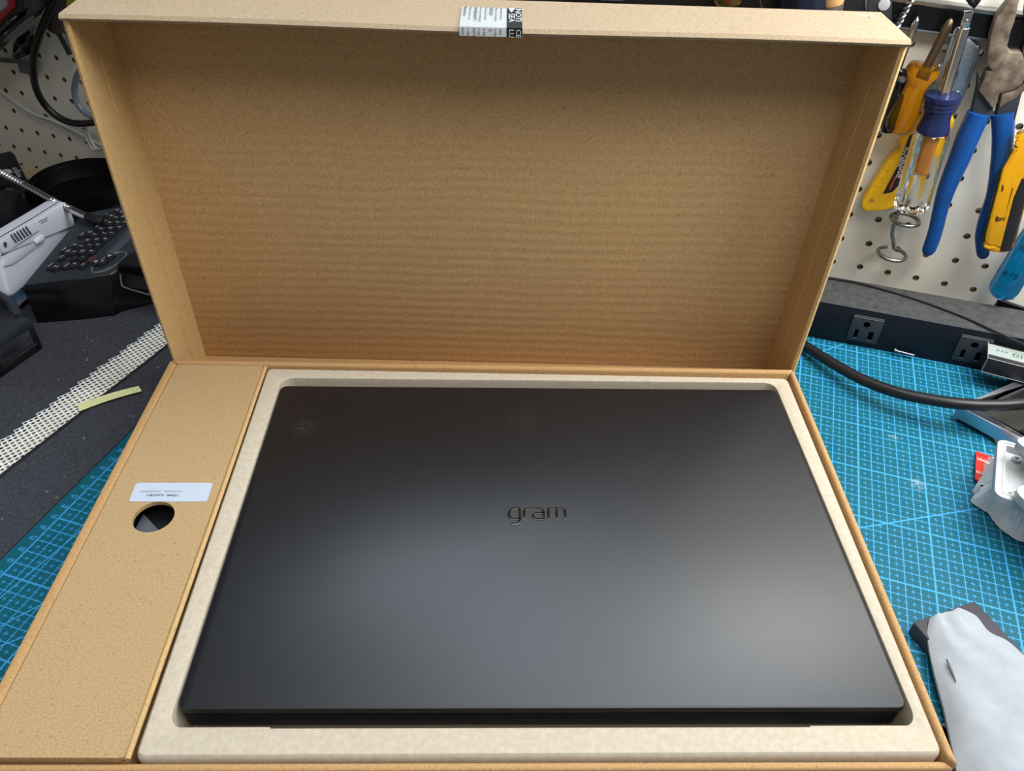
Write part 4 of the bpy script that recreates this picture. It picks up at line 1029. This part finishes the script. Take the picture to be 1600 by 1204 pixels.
build('parting_line', MB().tube([atx(-6, 374, XD + .3), atx(50, 341, XD + .3), atx(93, 314.5, XD + .3)], .05, 6), M['lav_dark'], dv)
build('parting_line', MB().tube([atx(2, 399, XD + .2), atx(30, 381, XD + .25), atx(60, 361, XD + .25)], .06, 6), M['lav_dark'], dv)
for k in range(6):
    x0, y0 = 17 + k * 4.6, 367 - k * 2.6
    build('vent_slot', MB().tube(smooth([atx(x0, y0, XD + .3), atx(x0 + 3, y0 + 5, XD + .3), atx(x0 + 8, y0 + 11.5, XD + .3)], 3), .11, 6), M['lav_dark'], dv)
build('latch', MB().extr([atx(54, 381, XD + .2), atx(67, 374, XD + .2), atx(64, 366, XD + .2), atx(53, 374, XD + .2)], V((.3, 0, 0))), M['lavender'], dv, bevel=.1)
for px, py, r in ((8, 382, .26), (103, 325.5, .22)):
    p = atx(px, py, XD + .3); build('screw_hole', MB().lathe(p, p + V((1, 0, 0)), [(0, r), (.03, r), (.03, 0)], 14), M['lav_dark'], dv)
build('strap_hole', MB().extr(rround([atx(101, 375, XD + .02), atx(104, 367, XD + .02), atx(109, 366, XD + .02), atx(107, 372, XD + .02)], .2), V((.05, 0, 0))), M['black'], dv)
for k in range(6):
    y0 = 334 + k * 6.2; p = atx(108 + k * 1.2, y0, XD - .1)
    build('grip_rib', MB().tube([p, p + V((-1.3, .25, 0))], .16, 8), M['lavender'], dv)
for k in range(4):
    build('label_mark', MB().tube([atx(61 + k * 3.4, 346.6 - k * 1.7, XD + .3), atx(64 + k * 3.4, 345 - k * 1.7, XD + .3)], .04, 5), M['ink'], dv)
    build('label_mark', MB().tube([atx(64 + k * 2.6, 349 - k * 1.5, XD + .3), atx(66 + k * 2.6, 348 - k * 1.5, XD + .3)], .04, 5), M['ink'], dv)

# blue cloth, with a grey strap over it
rows = []
for i in range(9):
    row = []
    for j in range(9):
        a = at(-8, 452, .0).lerp(at(28, 452, .0), j / 8); b = at(18, 486, .0).lerp(at(55, 466, .0), j / 8)
        p = a.lerp(b, i / 8); p.z = .25 + .18 * math.sin(j * .9 + i * .5) + .06 * math.sin(i * 2.1); row.append(p)
    rows.append(row)
o = build('blue_cloth', MB().grid(rows), M['blue_cloth'], None, solid=.1, loc=at(20, 468, 0)); tag(o, 'crumpled light blue cloth under the pale handheld device', 'cloth')
cable('grey_strap', 'dark grey strap curved over the blue cloth', 'strap', [at(22, 484, .35), at(30, 474, .7), at(38, 467, .8), at(48, 461, .6), at(60, 456, .3)], .22, M['grey'])

# black tape dispenser frame at the picture's edge
zt_ = 3.2
td = thing('tape_dispenser', 'black plastic tape dispenser frame on the woven mat', 'tape dispenser', at(10, 540, 0))
f0, f1, f2, f3 = at(46, 497, zt_), at(31, 493, zt_), at(-30, 527, zt_), at(-20, 541, zt_)
g0, g3 = at(37, 530, 0.3), at(-20, 566, .3)
build('front_bar', MB().rings([[f0, f1, f2, f3], [f0 - UP * .9, f1 - UP * .9, f2 - UP * .9, f3 - UP * .9]]), M['dark_grey'], td, bevel=.12)
def td_leg(p, q): build('leg', MB().rings([[p, q, q + V((-.3, .5, 0)), p + V((-.3, .5, 0))], [V((p.x, p.y, .05)), V((q.x, q.y, .05)), V((q.x - .3, q.y + .5, .05)), V((p.x - .3, p.y + .5, .05))]]), M['black'], td, bevel=.05)
e_ = (f3 - f0).normalized()
td_leg(f0 - UP * .8, f0 + e_ * .55 - UP * .8); td_leg(f0 + e_ * 4.0 - UP * .8, f0 + e_ * 4.6 - UP * .8)
build('base_bar', MB().box(V((f0.x, f0.y, .05)), e_ * 8, V((-.35, .55, 0)), UP * .6), M['black'], td, bevel=.08)
build('cutter_strip', MB().box(V((f0.x, f0.y, .68)) + e_ * .3, e_ * 1.9, V((.05, -.12, 0)), UP * .14), M['steel'], td)
build('arm', MB().tube(smooth([at(30, 496, zt_ - .2), at(24, 482, zt_ - .2), at(13, 470, zt_ - .2), at(-2, 459, zt_ - .2), at(-20, 450, zt_ - .3)], 6), .42, 10, flat=.7), M['dark_grey'], td)

# round black dish
dc = at(124, 277, 2.2); dc.z = -.28; R_ = 5.35
ds_ = thing('round_dish', 'shallow round black dish at the back of the bench', 'dish', dc)
build('dish', MB().lathe(dc, dc + UP, [(0, R_ - .7), (.1, R_ - .35), (1.4, R_ - .05), (2.3, R_), (2.48, R_), (2.48, R_ - .22), (2.2, R_ - .26), (1.2, R_ - .4), (.5, R_ - .75), (.38, R_ - 1.1), (.38, 0)], 56), Mat('brown_black_plastic', (10, 8, 8), rough=.55, spec=.12).m, ds_)
build('rim_ring', MB().tube(ell(dc + UP * 2.05, V((R_ - .3, 0, 0)), V((0, R_ - .3, 0)), 56), .06, 6, closed=True), M['black_gloss'], ds_)

# flat black sheet between dish and keyboard
shp = [at(12, 317, .1), at(58, 304, .1), at(150, 309, .1), at(188, 313, .1), at(206, 350, .1), at(-10, 385, .1)]
sh = build('plastic_sheet', MB().extr([V((p.x, p.y, -.05)) for p in shp], UP * .15), M['black_metal'], None, bevel=.04, loc=at(100, 330, 0)); tag(sh, 'flat black plastic sheet between the dish and the label maker', 'sheet')
# black stand with pale logo, and a post below it
zs = 2.6
stn = thing('black_stand', 'black flat stand with pale logo and lettering on the bare wood', 'stand', at(15, 280, 0))
sp1 = [at(-40, 250, zs), at(0, 239, zs), at(16, 235.5, zs), at(22, 240, zs), at(44, 284, zs), at(40, 294, zs), at(24, 299, zs), at(16, 287, zs), at(0, 288, zs), at(-40, 296, zs)]
build('top_plate', MB().extr(sp1, -UP * .5), M['black_metal'], stn, bevel=.1)
for px, py in ((30, 285), (-20, 280)):
    p = at(px, py, zs - .5); build('leg', MB().box(V((p.x, p.y, -.28)), (1.0, 0, 0), (0, 1.0, 0), (0, 0, zs - .22)), M['black'], stn, bevel=.05)
build('logo', MB().extr(smooth([at(3, 267, zs + .02), at(7, 264.5, zs + .02), at(16, 265, zs + .02), at(19, 269, zs + .02), at(16, 271, zs + .02), at(9, 270, zs + .02)], 4, closed=True), UP * .015), M['ink_key'], stn)
tx = (at(30, 277, zs) - at(15, 254, zs)).normalized(); ty = V((-tx.y, tx.x, 0))
lettering('print', 'wodgon', at(30.5, 277, zs + .02), -tx, -ty, .95, M['ink_key'], stn)
ps = thing('black_post', 'black upright block next to the pale handheld device', 'block', at(0, 340, 0))
build('block', MB().box(at(9, 330, 3.6) + V((-6, 0, -3.65)), (6, 0, 0), (-.8, 5, 0), (0, 0, 3.6)), M['black'], ps, bevel=.15)

# gooseneck arm: ribbed flexible tube, chrome ferrule and black tip
gk = thing('gooseneck_arm', 'ribbed metal gooseneck arm with chrome ferrule and black tip behind the pale device', 'gooseneck', at(90, 318, 3))
gp = smooth([at(-14, 262, 5.2), at(3, 271, 5.2), at(30, 285, 5.0), at(60, 301, 4.9), at(90, 318, 4.8), at(113, 328, 4.7)], 26)
build('flexible_tube', MB().tube(gp, [.31 + .07 * math.sin(k * math.pi) + (.07 if k % 4 < 2 else -.04) for k in range(len(gp))], 10), M['chrome'], gk)
A, B = at(110, 326.5, 4.7), at(136, 338.5, 4.5); build('ferrule', MB().lathe(A, B, [(0, .36), ((B - A).length, .36)], 16), M['chrome'], gk)
A, B = at(135, 338, 4.5), at(160, 347, 4.2); Ln = (B - A).length; build('tip', MB().lathe(A, B, [(0, .4), (.1, .5), (Ln * .7, .5), (Ln, .3)], 16), M['black'], gk)

# cables and the boxed tool on the shaded pegboard
cable('black_cable', 'black cable hanging in a long curve over the shaded pegboard', 'cable', [wl(px, py, d) for px, py, d in ((100, -30, 4), (88, -5, 4), (77, 18, 4), (64, 48, 4), (54, 80, 4), (52, 110, 3.5), (57, 140, 3.5), (72, 166, 3), (95, 185, 2.6), (120, 193, 2.4), (150, 191, 2.4), (190, 188, 2.4))], .40, M['rubber'], n=10)
for k, dd in enumerate((0, 5)):
    pass
tc = thing('twin_cord', 'grey-white twin flex drooping across the shaded pegboard', 'cord', wl(60, 182, 1.5))
for off in (-.2, .2):
    build('strand', MB().tube(smooth([wl(px, py, 1.2) + UP * off for px, py in ((-30, 118), (-4, 140), (16, 156), (34, 169), (56, 182), (80, 190), (104, 201), (130, 214), (156, 228), (190, 240))], 6), .2, 8), M['white_cable'], tc)
tl = thing('cord_loop', 'loose loop of grey-white cord by the box lid', 'cord', wl(142, 220, 2))
for off in (-.18, .18):
    build('strand', MB().tube(smooth([wl(px, py, 2.0) + V((off, 0, off * .4)) for px, py in ((131, 199), (134, 206), (139, 218), (144, 228), (150, 233), (160, 232), (175, 226))], 6), .19, 8), M['white_cable'], tl)
cable('grey_cable_loop', 'glossy grey-blue cable loop beside the lid edge', 'cable', [wl(px, py, 5) for px, py in ((150, 92), (130, 105), (121, 118), (117, 134), (117, 148), (121, 162), (130, 173), (142, 181), (158, 185), (180, 186))], .34, M['grey_cable'])

dt = thing('handheld_tool', 'black handheld tool with red framed window and grey rubber bumper, mounted high', 'tool', wl(20, 20, 5))
def lp3(L_, d): return [wl(px, py, d) for px, py in L_]
build('body', MB().extr(lp3([(-70, -60), (66, -60), (66, -4), (64, 9), (42, 17), (0, 56), (-70, 118)], 4.0), NL * 2.2), M['label_black'], dt, bevel=.15)
build('bumper', MB().extr(lp3([(66, -60), (78, -60), (78, 5), (66, 22), (52, 32), (20, 62), (0, 82), (-70, 140), (-70, 112), (0, 57), (42, 18), (65, 9)], 3.6), NL * 2.7), M['dark_grey'], dt, bevel=.35, seg=3)
build('bumper_pad', MB().extr(rround(lp3([(7, 66), (10, 58), (45, 28), (54, 24), (52, 31), (18, 62)], 6.3), .3), NL * .12), M['grey'], dt, bevel=.06)
build('window_frame', MB().extr(lp3([(15, -60), (25, -60), (25, 12), (0, 35), (-70, 98), (-70, 78), (0, 20), (15, 7)], 6.2), NL * .35), M['dark_red'], dt, bevel=.08)
build('window', MB().extr(lp3([(-70, -60), (15, -60), (15, 7), (0, 20), (-70, 79)], 6.2), NL * .12), Mat('grey_window', (170, 176, 182), rough=.3).m, dt)
ta = (wl(6, 46, 6.2) - wl(28, 25, 6.2)).normalized(); tb = NL.cross(ta)
lettering('print', 'Infinity XT', wl(28.5, 26.5, 6.22), ta, tb, .80, M['white_line'], dt, lift=.06)
wr_ = thing('film_wrap', 'crumpled dark clear film hanging under the red framed tool', 'film', wl(40, 70, 2))
rows = []
for i in range(8):
    row = []
    for j in range(8):
        px = 22 + 32 * j / 7 - 4 * i / 7; py = 62 - 22 * j / 7 + (34 + 10 * j / 7) * i / 7
        row.append(wl(px, py, 2.0 + .22 * math.sin(i * 1.1 + j * .9) + .12 * math.sin(j * 2.1 - i)))
    rows.append(row)
build('film', MB().grid(rows), M['wrap'], wr_, solid=.02)
cdp = wl(25, 90, 2); build('folded_card', MB().extr(lp3([(-20, 88), (30, 92), (56, 95), (60, 118), (34, 112), (30, 98), (-20, 94)], .8), NL * .3), M['grey'], wr_)
t = thing('dark_handle', 'dark brown-black tool handle behind the hanging black cable', 'tool', wl(98, 10, 2))
A, B = wl(100, -50, 2.2), wl(86, 46, 2.2); Ln = (B - A).length
build('grip', MB().lathe(A, B, fr_([(0, 1.0), (.8, 1.1), (1, .8)], Ln), 20), Mat('brown_grip', (58, 48, 46), rough=.5).m, t)
build('hook', MB().tube(smooth([wl(76, 40, 1.5), wl(84, 41, 1.6), (wl(95, 52, 1.6)), wl(104, 68, 1.6), wl(112, 84, 1.6)], 5), .5, 8), M['black'], t)
t = thing('lime_tag', 'lime green tag peeking over the lid corner', 'tag', wl(110, -4, 2.5))
build('tag', MB().extr(lp3([(106, -30), (125, -30), (122, 10), (106, 10)], 2.5), NL * .2), Mat('lime', (170, 186, 60), rough=.6).m, t)
